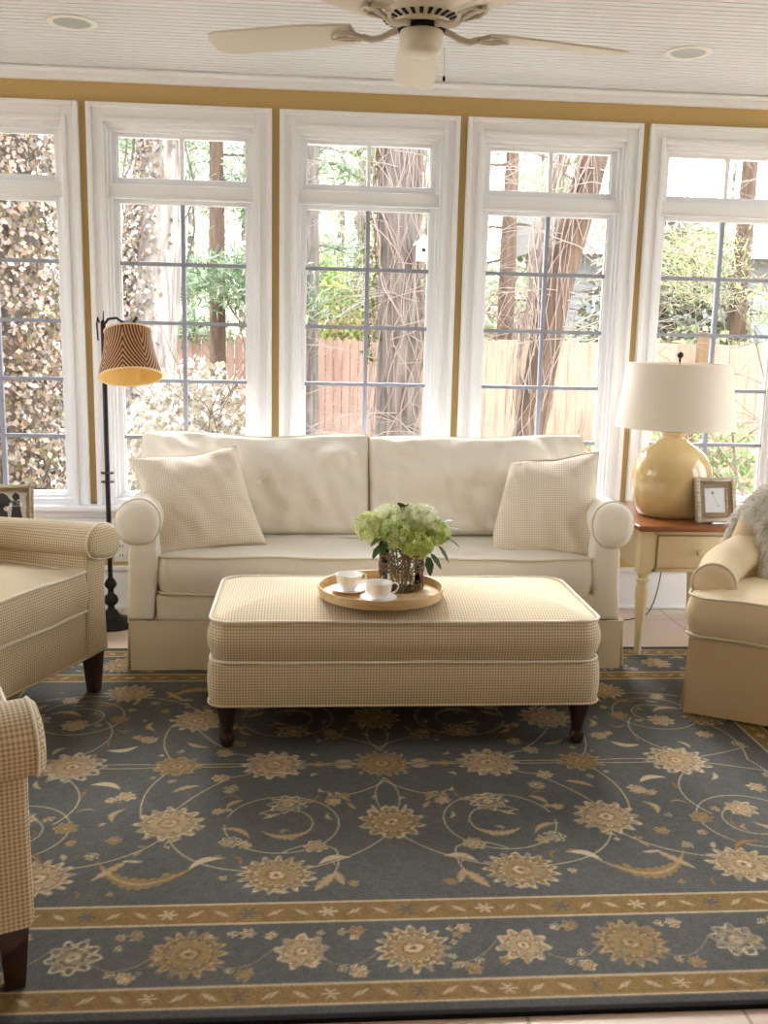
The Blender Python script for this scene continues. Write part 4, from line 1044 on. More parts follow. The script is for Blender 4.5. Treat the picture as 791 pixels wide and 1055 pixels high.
# ------------------------------------------------------------------ picture frames
def picture_frame(name, label, loc, rz, lean, w, h, bw, roll, paint):
    F = empty(name, loc, rz, label, 'picture frame'); F.rotation_euler = (-lean, roll, rz)
    def ring(a, b, a2, b2, y0, y1):
        q = MB(); q.box(-a, -a2, y0, y1, h/2-b, h/2+b); q.box(a2, a, y0, y1, h/2-b, h/2+b); q.box(-a2, a2, y0, y1, h/2-b, h/2-b2); q.box(-a2, a2, y0, y1, h/2+b2, h/2+b); return q
    f = ring(w/2, h/2, w/2-bw*.45, h/2-bw*.45, -.02, 0).build('frame', M['silver'], F, bevel=.003)
    ring(w/2-bw*.45, h/2-bw*.45, w/2-bw*.8, h/2-bw*.8, -.013, 0).build('inner_band', mat('bronze_band', lin(136,112,82), .5, bump=.6, bscale=180), F, bevel=.002)
    r = MB(); a, b = w/2-bw*.9, h/2-bw*.9
    step = .009
    n_ = int(2*a/step)
    for k in range(n_+1):
        for zz in (h/2-b, h/2+b): r.lathe([(.0005, -.0035), (.0035, 0), (.0005, .0035)], -a+2*a*k/n_, -.013, zz, 6)
    n_ = int(2*b/step)
    for k in range(n_+1):
        for xx in (-a, a): r.lathe([(.0005, -.0035), (.0035, 0), (.0005, .0035)], xx, -.013, h/2-b+2*b*k/n_, 6)
    ring(w/2-bw*.8, h/2-bw*.8, w/2-bw, h/2-bw, -.011, 0).build('inner_lip', M['silver'], F)
    r.build('beading', M['silver'], f)
    q = MB(); q.box(-w/2+bw, w/2-bw, -.006, -.004, bw, h-bw); pc = q.build('picture', paint[0], F, smooth=False)
    for nm, m_, polys in paint[1]:
        q = MB()
        for pts in polys:
            n_ = len(pts); q.add([(x*w, -.0065, z*h) for x, z in pts]+[(x*w, -.0061, z*h) for x, z in pts], [tuple(range(n_)), tuple(range(2*n_-1, n_-1, -1))]+[(i, n_+i, n_+(i+1) % n_, (i+1) % n_) for i in range(n_)])
        q.build(nm, m_, pc, smooth=False)
    q = MB(); q.box(-w/2+.004, w/2-.004, .0002, .003, .004, h-.004); q.build('backing', M['legwood'], F, smooth=False)
    q = MB(); q.add([(-.025, .003, h*.75), (.025, .003, h*.75), (.03, .003+h*.75*math.tan(lean*2), .0+h*.02), (-.03, .003+h*.75*math.tan(lean*2), h*.02), (-.025, .006, h*.75), (.025, .006, h*.75), (.03, .006+h*.75*math.tan(lean*2), h*.02), (-.03, .006+h*.75*math.tan(lean*2), h*.02)],
                 [(0,1,2,3),(7,6,5,4),(0,4,5,1),(1,5,6,2),(2,6,7,3),(3,7,4,0)]); q.build('easel_back', M['legwood'], F, smooth=False)
    return F
def blob(cx, cz, rx, rz_, n=14, s=0): return [(cx+rx*math.cos(2*PI*k/n)*(1+.15*math.sin(3*k+s)), cz+rz_*math.sin(2*PI*k/n)*(1+.1*math.sin(2*k+s))) for k in range(n)]
grey = mat('pale_print', lin(206,208,212), .3, var=.05, vscale=20); dk = mat('print_blue_grey', lin(96,110,132), .5); fa = mat('print_faint', lin(182,188,196), .5)
picture_frame('picture_frame', 'small silvery picture frame with a pale grey picture, beside the ochre lamp', (1.750, 3.985, .588), math.radians(6), math.radians(14), .186, .195, .044, math.radians(0),
    (grey, [('print_shape', dk, [blob(-.06, .66, .035, .03)]), ('print_line', fa, [[(-.06, .62), (-.045, .63), (.02, .5), (.05, .4), (.04, .385), (.0, .49)], blob(.07, .37, .05, .03)])]))
bw1 = mat('photo_grey', lin(186,182,176), .35, var=.12, vscale=30); bw2 = mat('photo_black', lin(28,26,28), .4); bw3 = mat('photo_white', lin(226,224,220), .4)
picture_frame('photo_frame', 'large silvery frame with a black and white photo, beyond the left armchair', (-1.325, 4.2, .502), math.radians(2), math.radians(8), .30, .185, .032, 0,
    (bw1, [('dark_figures', bw2, [blob(.255, .72, .05, .09), [(.20, .62), (.31, .62), (.32, .42), (.35, .2), (.18, .2), (.20, .45)], blob(.05, .62, .13, .18, s=1), [(-.1, .5), (.12, .52), (.15, .2), (-.12, .2)], blob(-.2, .5, .12, .25, s=2)]),
           ('white_shirt', bw3, [[(.17, .60), (.34, .60), (.35, .50), (.16, .49)], blob(.12, .45, .04, .06)])]))

# ------------------------------------------------------------------ floor lamp
FLX, FLY = -.905, 4.43
L = empty('floor_lamp', (FLX, FLY, 0), 0, 'black iron floor lamp with a tilted striped bell shade, left of the sofa', 'lamp')
mb = MB(); mb.lathe([(.001, 0), (.118, 0), (.120, .010), (.105, .020), (.06, .034), (.038, .05), (.03, .065), (.018, .075), (.014, .09), (.03, .105), (.034, .12), (.028, .137), (.014, .15), (.013, .17), (.026, .185), (.028, .198), (.02, .213), (.011, .225), (.010, .26)], seg=40); mb.build('base', M['dark'], L)
mb = MB(); mb.lathe([(.011, .25), (.011, 1.38), (.005, 1.39)], seg=16); mb.build('pole', M['dark'], L)
for z in (.672, .712):
    mb = MB(); mb.lathe([(.011, z-.004), (.030, z-.003), (.030, z+.003), (.011, z+.004)], seg=24); mb.build('pole_collar', M['dark'], L)
ang = Matrix.Rotation(math.radians(-6), 4, 'Y') @ Matrix.Rotation(math.radians(-19), 4, 'X')
SCc = Vector((.128, -.10, 1.245))
def shm():
    m = bpy.data.materials.new('striped_shade'); m.use_nodes = True; nt = m.node_tree; b = nt.nodes['Principled BSDF']; LK = nt.links.new; b.inputs['Roughness'].default_value = .6
    uv = nt.nodes.new('ShaderNodeUVMap'); sp = nt.nodes.new('ShaderNodeSeparateXYZ'); LK(uv.outputs['UV'], sp.inputs[0])
    def mt(op, a, b_=None, c=None):
        n = nt.nodes.new('ShaderNodeMath'); n.operation = op
        for i, q in enumerate((a, b_, c)):
            if q is None: continue
            if isinstance(q, (int, float)): n.inputs[i].default_value = q
            else: LK(q, n.inputs[i])
        return n.outputs[0]
    # u in panels: fold |frac(u)-.5| gives chevrons that steepen towards the rim
    fr = mt('PINGPONG', sp.outputs[0], .5); v_ = sp.outputs[1]
    ph = mt('ADD', mt('MULTIPLY', fr, 12.0), mt('MULTIPLY', mt('POWER', v_, 1.7), 6.0))
    s = mt('MULTIPLY_ADD', mt('SINE', mt('MULTIPLY', ph, 2*PI)), 2.0, .35); n = nt.nodes.new('ShaderNodeClamp'); LK(s, n.inputs[0])
    mx = nt.nodes.new('ShaderNodeMix'); mx.data_type = 'RGBA'; mx.inputs['A'].default_value = lin(66,34,26); mx.inputs['B'].default_value = lin(200,150,102); LK(n.outputs[0], mx.inputs['Factor'])
    LK(mx.outputs['Result'], b.inputs['Base Color']); return m
sp_ = [(.098, .205), (.101, .17), (.106, .13), (.114, .09), (.123, .055), (.132, .02), (.135, .0)]
nseg = 64
me = bpy.data.meshes.new('lamp_shade'); vs = []; fs = []; uvs = []
for r, z in sp_:
    for k in range(nseg+1):
        t = 2*PI*k/nseg; p = ang @ Vector((r*math.cos(t), r*math.sin(t), z-.1)); vs.append(p+SCc)
for i in range(len(sp_)-1):
    for k in range(nseg):
        a = i*(nseg+1)+k; fs.append((a+nseg+1, a+nseg+2, a+1, a))
        u = lambda kk: kk/nseg*4+.5+.02
        v0, v1 = 1-sp_[i][1]/.205, 1-sp_[i+1][1]/.205
        uvs += [(u(k), v1), (u(k+1), v1), (u(k+1), v0), (u(k), v0)]
me.from_pydata(vs, [], fs); ul = me.uv_layers.new(name='UVMap')
for i, q in enumerate(uvs): ul.data[i].uv = q
me.materials.append(shm()); me.polygons.foreach_set('use_smooth', [True]*len(me.polygons))
shade = bpy.data.objects.new('lamp_shade', me); C.objects.link(shade); shade.parent = L
mb = MB(); mb.rings([[ang @ Vector((max(r-.0025, .01)*math.cos(2*PI*k/nseg), max(r-.0025, .01)*math.sin(2*PI*k/nseg), z-.1))+SCc for k in range(nseg)] for r, z in sp_], False, False)
mb.build('shade_lining', mat('golden_lining', lin(232,200,132), .7), shade)
mb = MB()
for r, z in ((.0985, .205), (.135, 0)): mb.tube([ang @ Vector((r*math.cos(2*PI*k/48), r*math.sin(2*PI*k/48), z-.1))+SCc for k in range(48)], .0042, 6, closed=True)
mb.build('shade_trim', mat('cream_tape', lin(232,212,164), .7), shade)
mb = MB(); mb.tube([(0, 0, 1.28), (.0, -.0, 1.365), (.03, -.03, 1.395), (.07, -.06, 1.40), tuple(ang @ Vector((0, 0, .13))+SCc), tuple(ang @ Vector((0, 0, .10))+SCc)], .006, 8)
mb.tube([(-.022, -.005, 1.30), (-.026, -.005, 1.37), (-.020, -.01, 1.40), (-.012, -.02, 1.38)], .004, 6)
mb.tube([(.0, -.0, 1.365), (.003, 0, 1.43)], .005, 6, r1=.002)
q = ang @ Vector((0, 0, .125))+SCc
mb.tube([q+Vector((-.005, 0, 0)), q+Vector((.03, -.01, .02)), q+Vector((.045, -.01, .045))], .007, 6)
for k in range(3):
    a = 2*PI*k/3+.4; mb.tube([ang @ Vector((0, 0, .10))+SCc, ang @ Vector((.097*math.cos(a), .097*math.sin(a), .10))+SCc], .002, 5)
mb.build('lamp_arm', M['dark'], L)
mb = MB(); 
prof = [(.012, .10), (.014, .085), (.013, .055), (.022, .03), (.028, .008), (.024, -.012), (.010, -.022), (.001, -.024)]
mb.rings([[ang @ Vector((r*math.cos(2*PI*k/24), r*math.sin(2*PI*k/24), z-.03))+SCc for k in range(24)] for r, z in prof]); mb.build('bulb', M['plastic'], L)

# ------------------------------------------------------------------ garden
GZ = -.5
mb = MB(); N = 40
gv = []; 
for j in range(N+1):
    for i_ in range(N+1):
        x = -40+85*i_/N; y = W+WT+.01+75*j/N
        gv.append((x, y, GZ+max(0, y-24)*.10+.05*noise.noise(Vector((x*.3, y*.3, 0)))))
mb.add(gv, [(j*(N+1)+i_, j*(N+1)+i_+1, (j+1)*(N+1)+i_+1, (j+1)*(N+1)+i_) for j in range(N) for i_ in range(N)])
struct('ground', mb, M['ground'])
mb = MB(); mb.box(-60, 60, -60, W+WT+.02, GZ-.1, GZ-.02); struct('ground_rear', mb, M['ground'], smooth=False)

def trunk(mb, path, radii, seg=18, rough=.12, seed=0):
    P_ = smooth_path(path, 5); n = len(P_); rs = []
    for i, p in enumerate(P_):
        f = i/(n-1)*(len(radii)-1); k = min(int(f), len(radii)-2); r = radii[k]+(radii[k+1]-radii[k])*(f-k)
        rs.append([p+Vector((math.cos(2*PI*q/seg), math.sin(2*PI*q/seg), 0))*r*(1+rough*noise.noise(Vector((math.cos(2*PI*q/seg)*1.5+seed, math.sin(2*PI*q/seg)*1.5, p.z*.8)))) for q in range(seg)])
    mb.rings(rs); return P_
def leaf_cloud(mb, pts_fn, n, size, cols, seed, flat=0):
    rr = random.Random(seed)
    for k in range(n):
        p, nrm = pts_fn(rr)
        d = Vector((rr.gauss(0, 1), rr.gauss(0, 1), rr.gauss(0, 1))).normalized()
        nn = (d if nrm is None else (nrm*1.2+d*.8)).normalized(); a = nn.orthogonal().normalized(); an = rr.uniform(0, 6.28)
        a = (Matrix.Rotation(an, 3, nn) @ a); b = nn.cross(a); s = size*rr.uniform(.6, 1.3); c = rr.choice(cols); f = rr.uniform(.7, 1.2)*.78; col = tuple(min(1, q*f) for q in c[:3])+(1,)
        if flat: mb.add([p-a*s*.12, p+b*s*.10, p+a*s*flat], [(0, 1, 2)], col)
        else: mb.add([p-a*s*.5, p+b*s*.42+nn*s*.1, p+a*s*.6, p-b*s*.42+nn*s*.1], [(0, 1, 2, 3)], col)
def vines(mb, axis, R, n, rr, th=(.008, .02), z0=GZ, z1=5):
    for k in range(n):
        a = rr.uniform(0, 2*PI); z = rr.uniform(z0, z1*.8); L_ = rr.uniform(.8, 3.0); da = rr.uniform(-2.2, 2.2); pts = []; ph = rr.uniform(0, 6); off = rr.uniform(1.0, 1.25)
        for i in range(14):
            t = i/13; zz = z+L_*t
            f = min(.999, max(0, (zz-z0)/(z1-z0)))*(len(axis)-1); kk = int(f); c = axis[kk].lerp(axis[min(kk+1, len(axis)-1)], f-kk)
            an = a+da*t+.35*math.sin(7*t+ph); r = R(zz)*off*(1+.18*math.sin(5*t+ph))
            pts.append((c.x+r*math.cos(an), c.y+r*math.sin(an), zz))
        mb.tube(pts, rr.uniform(*th), 4)
def branches(mb, starts, rr, L=1.2, r=.014, droop=.2, n=6):
    for s, d in starts:
        d = Vector(d).normalized(); p = Vector(s); pts = [p.copy()]
        for i in range(7):
            d = (d+Vector((rr.uniform(-.25, .25), rr.uniform(-.25, .25), rr.uniform(-.2, .2)-droop*.15))).normalized(); p = p+d*L/7; pts.append(p.copy())
        mb.tube(pts, r, 4, r1=r*.25)
        for q in range(n):
            i = rr.randint(2, 6); d2 = (d+Vector((rr.uniform(-1, 1), rr.uniform(-.6, .6), rr.uniform(-.8, .8)))).normalized(); p2 = pts[i]; e = [p2]
            for w in range(4): d2 = (d2+Vector((rr.uniform(-.3, .3), rr.uniform(-.3, .3), rr.uniform(-.3, .2)))).normalized(); p2 = p2+d2*L*.12; e.append(p2)
            mb.tube(e, r*.4, 3, r1=r*.12)

IV = [lin(166,146,128), lin(188,178,170), lin(214,206,202), lin(168,156,146), lin(142,138,104), lin(236,222,212), lin(214,186,168), lin(156,136,120), lin(120,112,104)]
# ivy-covered tree close behind the left window
T = empty('tree', (-2.35, 6.9, GZ), 0, 'thick ivy-smothered tree filling the leftmost window', 'tree')
rr = random.Random(1)
mb = MB(); ax_ = trunk(mb, [(0, 0, 0), (.0, 0, 2), (.05, 0, 4), (.1, 0, 6.5)], [.60, .50, .46, .40]); mb.build('trunk', M['bark_grey'], T)
mb = MB()
def ivf(rad, zmax):
    def f(r_):
        t = r_.uniform(0, 2*PI); z = r_.uniform(0, zmax); n_ = Vector((math.cos(t), math.sin(t), .1)); k = rad*(1+.12*noise.noise(Vector((math.cos(t)*2, math.sin(t)*2, z))))*r_.uniform(.8, 1.08)
        return Vector((math.cos(t)*k, math.sin(t)*k, z)), n_
    return f
leaf_cloud(mb, ivf(.74, 4.6), 38000, .042, IV, 2); tag(mb.build('ivy', M['leafs'], T, smooth=False), kind=None)
mb = MB(); GL = [lin(150,180,96), lin(190,206,130), lin(176,190,120)]
# top leaves are yellower
leaf_cloud(mb, lambda r_: (Vector((r_.uniform(-.9, .9), r_.uniform(-.9, .5), r_.uniform(3.0, 5.2))), None), 900, .09, [lin(206,190,110), lin(190,200,110), lin(214,170,110)], 3); mb.build('yellow_leaves', M['leafs'], T, smooth=False)
# low green plants at its foot
S_ = empty('groundcover_shrub', (-1.75, 6.0, GZ), 0, 'low yellow-green shrub at the foot of the ivy-smothered tree', 'shrub')
mb = MB(); leaf_cloud(mb, lambda r_: (Vector((r_.uniform(-.55, .55), r_.uniform(-.3, .3), r_.uniform(0, .42)*r_.random()**.3)), None), 1500, .06, GL, 4); mb.build('foliage', M['leafs'], S_, smooth=False)
mb = MB(); branches(mb, [((0, 0, 0), (math.cos(k), math.sin(k), 1)) for k in range(6)], rr, .5, .01, 0, 2); mb.build('stems', M['bark_brown'], S_)

# big pale trunk with ivy on its left side (second window)
T = empty('tree', (-1.80, 12, GZ), 0, 'broad pale-barked tree with ivy up its left side, in the second window', 'tree')
mb = MB(); ax_ = trunk(mb, [(-.30, 0, 0), (-.12, 0, 1.6), (.03, 0, 3.2), (.12, 0, 5), (.2, 0, 8)], [.46, .33, .27, .25, .22]); mb.build('trunk', M['bark_pale'], T)
mb = MB()
def f(r_):
    z = r_.random()**1.5*4.4; t = PI+r_.gauss(0, .8); k = .36-.03*z; s = max(0, 1-z/4.6)
    return Vector((-.30+.1*z+math.cos(t)*k*(1+.45*s)-.12*s, math.sin(t)*k-.05, z)), Vector((math.cos(t), math.sin(t), .1))
leaf_cloud(mb, f, 9000, .06, IV, 6); mb.build('ivy', M['leafs'], T, smooth=False)
mb = MB(); ax2 = [Vector((-.3, 0, 0)), Vector((-.12, 0, 1.6)), Vector((.03, 0, 3.2)), Vector((.12, 0, 5))]
vines(mb, ax2, lambda z: .33, 16, rr, (.008, .018), 0, 5); mb.build('vines', M['bark_grey'], T)

PN = [lin(130,158,120), lin(164,186,152), lin(110,136,104), lin(196,210,180), lin(150,160,140)]
def pine(x, y, label, h, r, bark, needle_z, spread, n, cols, seed, size=.28, lean=0, group=None, crown=True):
    T = empty('tree', (x, y, GZ), 0, label, 'tree', group); rq = random.Random(seed)
    mb = MB(); trunk(mb, [(0, 0, 0), (lean*.3, 0, h*.35), (lean*.7, 0, h*.7), (lean, 0, h)], [r, r*.85, r*.6, r*.25], 12); mb.build('trunk', bark, T)
    mb = MB(); st = []
    for k in range(int(16)):
        z = rq.uniform(*needle_z); a = rq.uniform(0, 2*PI); st.append(((lean*z/h, 0, z), (math.cos(a), math.sin(a), .1)))
    branches(mb, st, rq, spread, .022, .5, 5); mb.build('branches', bark, T)
    if crown:
        mb = MB(); cl = [(Vector(s)+Vector(d)*rq.uniform(.35, 1)*spread+Vector((0, 0, -.15)), rq.uniform(.25, .5)) for s, d in st for _ in range(2)]
        def ff(r_):
            c, q = r_.choice(cl); return c+Vector((r_.gauss(0, q), r_.gauss(0, q), r_.gauss(0, q*.35))), Vector((0, 0, .3))
        leaf_cloud(mb, ff, n, size, cols, seed, flat=.6); mb.build('foliage', M['leafs'], T, smooth=False)
pine(-1.30, 14.2, 'slim brown-barked pine with soft green needles, right half of the second window', 9, .13, M['bark_brown'], (1.8, 6), 1.7, 9000, PN, 21)
pine(-3.6, 17, 'green pine behind the broad pale-barked tree', 9, .15, M['bark_brown'], (1.5, 6.5), 1.9, 7000, PN, 22)
pine(.02, 14.3, 'thin dark ivy-grown tree at the left edge of the centre window', 9, .13, M['bark_grey'], (3, 7), 1.5, 4500, PN, 23)
pine(1.0, 19, 'green pine in the distance behind the centre window', 10, .15, M['bark_grey'], (2.0, 6.5), 2.2, 8000, PN, 24)
pine(2.9, 14.5, 'thin bare brown tree in the left half of the fourth window', 8, .14, M['bark_brown'], (2, 6), 1.8, 0, PN, 25, crown=False)
pine(7.1, 16, 'straight grey-brown tree in front of the white house', 9, .17, M['bark_brown'], (2.2, 6.5), 1.9, 7000, [lin(170,180,130), lin(190,196,150)], 26)
pine(5.0, 20, 'sparse pale green tree to the left of the white house', 9, .12, M['bark_grey'], (1.6, 6), 2.0, 4500, [lin(170,190,150), lin(140,160,120)], 27)

# vine-wrapped tree in the centre window
VT = mat('pink_grey_vine', lin(134,116,108), .9, var=.25, vscale=3); VT2 = mat('pale_vine', lin(150,138,130), .9, var=.2, vscale=3)
T = empty('tree', (.80, 9, GZ), 0, 'stout tree wrapped in tangled pinkish vines, right half of the centre window', 'tree')
mb = MB(); ax_ = trunk(mb, [(.04, 0, 0), (.02, 0, 2), (-.02, 0, 4), (-.05, 0, 7)], [.22, .20, .18, .16]); mb.build('trunk', M['bark_grey'], T)
mb = MB(); vines(mb, ax_, lambda z: .215, 70, rr, (.004, .011), 0, 7); mb.build('thick_vines', VT, T)
mb = MB(); vines(mb, ax_, lambda z: .27, 150, rr, (.002, .005), 0, 7); branches(mb, [((rr.uniform(-.25, .25), -.2, rr.uniform(.3, 4.5)), (rr.choice((-1, 1)), rr.uniform(-.4, .4), rr.uniform(-.3, .6))) for _ in range(46)], rr, .9, .006, .6, 7); mb.build('thin_vines', VT2, T)
mb = MB(); leaf_cloud(mb, lambda r_: (Vector((-.27+r_.gauss(0, .05), -.1, r_.uniform(1.6, 4.0))), None), 260, .05, [lin(96,110,56), lin(120,120,70)], 8); mb.build('leaves', M['leafs'], T, smooth=False)
# white birdhouse hanging on the tree
B = empty('birdhouse', (.985, 8.70, 2.0), 0, 'small white birdhouse on the vine-wrapped tree', 'birdhouse')
mb = MB(); mb.box(-.06, .06, -.05, .05, 0, .15); mb.add([(-.06, -.05, .15), (.06, -.05, .15), (0, -.05, .2), (-.06, .05, .15), (.06, .05, .15), (0, .05, .2)], [(0, 1, 2), (5, 4, 3)]); mb.build('body', M['plastic'], B, smooth=False)
mb = MB(); mb.add([(-.085, -.07, .13), (0, -.07, .205), (0, .07, .205), (-.085, .07, .13), (-.085, -.07, .142), (0, -.07, .217), (0, .07, .217), (-.085, .07, .142)], [(0, 1, 2, 3), (7, 6, 5, 4), (0, 4, 5, 1), (2, 6, 7, 3), (0, 3, 7, 4)]); mb.add([(.085, -.07, .13), (0, -.07, .205), (0, .07, .205), (.085, .07, .13), (.085, -.07, .142), (0, -.07, .217), (0, .07, .217), (.085, .07, .142)], [(3, 2, 1, 0), (4, 5, 6, 7), (1, 5, 4, 0), (3, 7, 6, 2), (4, 7, 3, 0)]); mb.build('roof', M['trim'], B, smooth=False)
mb = MB(); mb.rings([[(.018*math.cos(2*PI*k/16), yv, .09+.018*math.sin(2*PI*k/16)) for k in range(16)] for yv in (-.053, -.050)]); mb.build('entrance_hole', M['slot'], B)

# leaning vine-wrapped tree in the fourth window
T = empty('tree', (1.98, 9, GZ), 0, 'leaning tree with shaggy vines crossing the fourth window', 'tree')
mb = MB(); ax_ = trunk(mb, [(0, 0, 0), (.10, 0, 1.0), (.25, 0, 2.1), (.50, 0, 3.2), (.72, 0, 4.4), (.9, 0, 6.5)], [.17, .155, .145, .135, .125, .11]); mb.build('trunk', M['bark_brown'], T)
mb = MB(); vines(mb, ax_, lambda z: .155, 60, rr, (.004, .010), 0, 6.5); mb.build('thick_vines', VT, T)
mb = MB(); vines(mb, ax_, lambda z: .20, 110, rr, (.002, .005), 0, 6.5); branches(mb, [((.05+.2*z_, -.1, z_), (rr.choice((-1, 1, 1)), rr.uniform(-.4, .4), rr.uniform(-.1, .8))) for z_ in [rr.uniform(1.6, 4.6) for _ in range(60)]], rr, 1.3, .007, .6, 8); mb.build('thin_vines', VT2, T)

# shrubs and brush
def shrub(x, y, z, rx, ry, rz_, n, size, cols, label, seed, stems=True, mb_only=False):
    S_ = empty('shrub', (x, y, z), 0, label, 'shrub'); rq = random.Random(seed)
    def ff(r_):
        d = Vector((r_.gauss(0, 1), r_.gauss(0, 1), abs(r_.gauss(0, 1)))).normalized()*r_.random()**.4
        return Vector((d.x*rx, d.y*ry, d.z*rz_)), None
    mb = MB(); leaf_cloud(mb, ff, n, size, cols, seed); mb.build('foliage', M['leafs'], S_, smooth=False)
    mb = MB(); branches(mb, [((0, 0, 0), (rq.uniform(-.7, .7)*rx/rz_, rq.uniform(-.4, .4), 1)) for k in range(9)], rq, rz_, .012, 0, 5); mb.build('stems', M['bark_brown'], S_)
BR = [lin(238,230,222), lin(220,208,196), lin(206,196,176), lin(246,240,234), lin(190,186,160)]
shrub(-1.15, 10.2, GZ, .9, .5, 1.62, 5200, .075, BR, 'mound of pale dry brush below the slim pine', 41)
shrub(.25, 16.4, GZ, .9, .4, 3.3, 4200, .09, [lin(170,196,96), lin(200,214,130), lin(216,206,140), lin(140,170,84)], 'yellow-green bush above the fence in the centre window', 42)
shrub(.9, 17.5, GZ+.2, 2.2, .8, 2.7, 3500, .15, [lin(210,170,150), lin(226,200,180), lin(190,190,140)], 'russet bush beyond the picket fence', 43)
shrub(2.42, 8.0, GZ, .22, .2, 1.0, 700, .05, [lin(150,190,130), lin(196,216,170)], 'small green shrub below the fourth window', 44)
shrub(4.9, 12.0, GZ, 1.0, .5, 1.2, 2600, .07, [lin(150,184,120), lin(190,206,150), lin(214,190,170)], 'leafy green shrub behind the ochre lamp', 45)
shrub(6.0, 15.5, GZ, 2.6, .5, 2.15, 5000, .12, [lin(186,200,150), lin(214,216,180), lin(156,176,120)], 'long pale green hedge in front of the white house', 46)
shrub(6.4, 17.4, GZ+.3, 1.9, .6, 4.0, 6500, .14, [lin(110,110,96), lin(150,156,124), lin(180,184,160)], 'tangled dark bush by the corner of the white house', 47)
shrub(3.4, 18.5, GZ+.2, 2.0, .7, 3.0, 3600, .15, [lin(176,196,150), lin(220,214,196), lin(206,176,160)], 'mixed pale bushes beyond the fence in the fourth window', 48)
shrub(-4.2, 15.8, GZ, 2.2, .6, 2.6, 3600, .14, [lin(116,150,90), lin(150,176,110), lin(190,200,140)], 'green bushes behind the ivy-smothered tree', 49)
# bare branches near the fifth window
T = empty('bare_sapling', (4.0, 8.2, GZ), 0, 'bare curving sapling outside the fifth window, right of the ochre lamp', 'tree')
mb = MB(); branches(mb, [((.1*k, 0, .0), (.15*(k-2), 0, 1)) for k in range(5)], rr, 2.6, .014, -.1, 7); mb.build('stems', M['bark_grey'], T)

# fences
def fence(name, x0, x1, y, ztop, bw, m, label, picket, seed, y1=None):
    F = empty(name, ((x0+x1)/2, y, GZ), 0, label, 'fence'); rq = random.Random(seed); mb = MB(); hx = (x1-x0)/2; x = -hx; H_ = ztop-GZ
    while x < hx:
        j = rq.uniform(-.012, .012); h = H_+j
        if picket:
            vs = [(x+.004, 0, 0), (x+bw-.004, 0, 0), (x+bw-.004, 0, h-.09), (x+bw*.5, 0, h), (x+.004, 0, h-.09)]
        else: vs = [(x+.002, 0, 0), (x+bw-.002, 0, 0), (x+bw-.002, 0, h), (x+.002, 0, h)]
        n_ = len(vs); yy = rq.uniform(0, .006); vs = [(a, b+yy, c) for a, b, c in vs]
        mb.add(vs+[(a, b+.02, c) for a, b, c in vs], [tuple(range(n_)), tuple(range(2*n_-1, n_-1, -1))]+[(i_, n_+i_, n_+(i_+1) % n_, (i_+1) % n_) for i_ in range(n_)]); x += bw
    mb.build('boards', m, F, smooth=False)
    mb = MB(); mb.box(-hx, hx, .03, .07, .35, .44); mb.box(-hx, hx, .03, .07, H_-.45, H_-.36); mb.build('rails', m, F, smooth=False)
    x = -hx+.5
    while x < hx: mb = MB(); mb.box(x-.05, x+.05, .07, .17, 0, H_-.05); mb.build('post', M['post'], F, smooth=False); x += 2.4
    return F
fence('picket_fence', -7, 2.4, 15, 1.33, .125, M['fence'], 'weathered pinkish picket fence across the second and third windows', True, 1)
fence('board_fence', 2.4, 14, 14.0, 1.33, .15, M['fence2'], 'pale tan board fence seen through the two right windows', False, 2)
mb = MB(); frustum(mb, 0, 0, 0, 2.0, .075, .075); o = mb.build('fence_post', M['post'], smooth=False); o.location = (5.62, 13.7, GZ); tag(o, 'square tan wooden post in front of the board fence, above the lamp shade', 'post')

# white house
H_ = empty('house', (11, 27, GZ+.4), 0, 'white house with a deep eave beyond the garden, in the rightmost window', 'house')
sd = mat('white_siding', lin(128,130,132), .8); rf = mat('pale_roof', lin(112,108,106), .9)
mb = MB(); z = 0
while z < 3.9: mb.add([(-4, -.03, z), (4, -.03, z), (4, 0, z+.2), (-4, 0, z+.2)], [(0, 1, 2, 3)]); z += .2
mb.box(-4, 4, 0, 5, 0, 4.0); mb.build('siding', sd, H_, smooth=False)
mb = MB(); mb.add([(-4.6, -.9, 3.95), (4.6, -.9, 3.95), (4.6, 2.5, 5.6), (-4.6, 2.5, 5.6), (-4.6, 5.9, 3.95), (4.6, 5.9, 3.95)], [(0, 1, 2, 3), (3, 2, 5, 4), (0, 3, 4), (1, 5, 2), (0, 4, 5, 1)]); mb.build('roof', rf, H_, smooth=False)
mb = MB(); mb.box(-4.6, 4.6, -.95, -.88, 3.72, 3.98); mb.build('fascia', M['trim'], H_, smooth=False)
for x in (-2.6, -.4, 2.0):
    mb = MB(); mb.box(x-.6, x+.6, -.09, -.02, 1.4, 2.9); wf_ = mb.build('window', M['trim'], H_, smooth=False)
    mb = MB(); mb.box(x-.52, x+.52, -.10, -.085, 1.48, 2.82); mb.build('pane', mat('dim_pane', lin(120,130,134), .15), wf_, smooth=False)
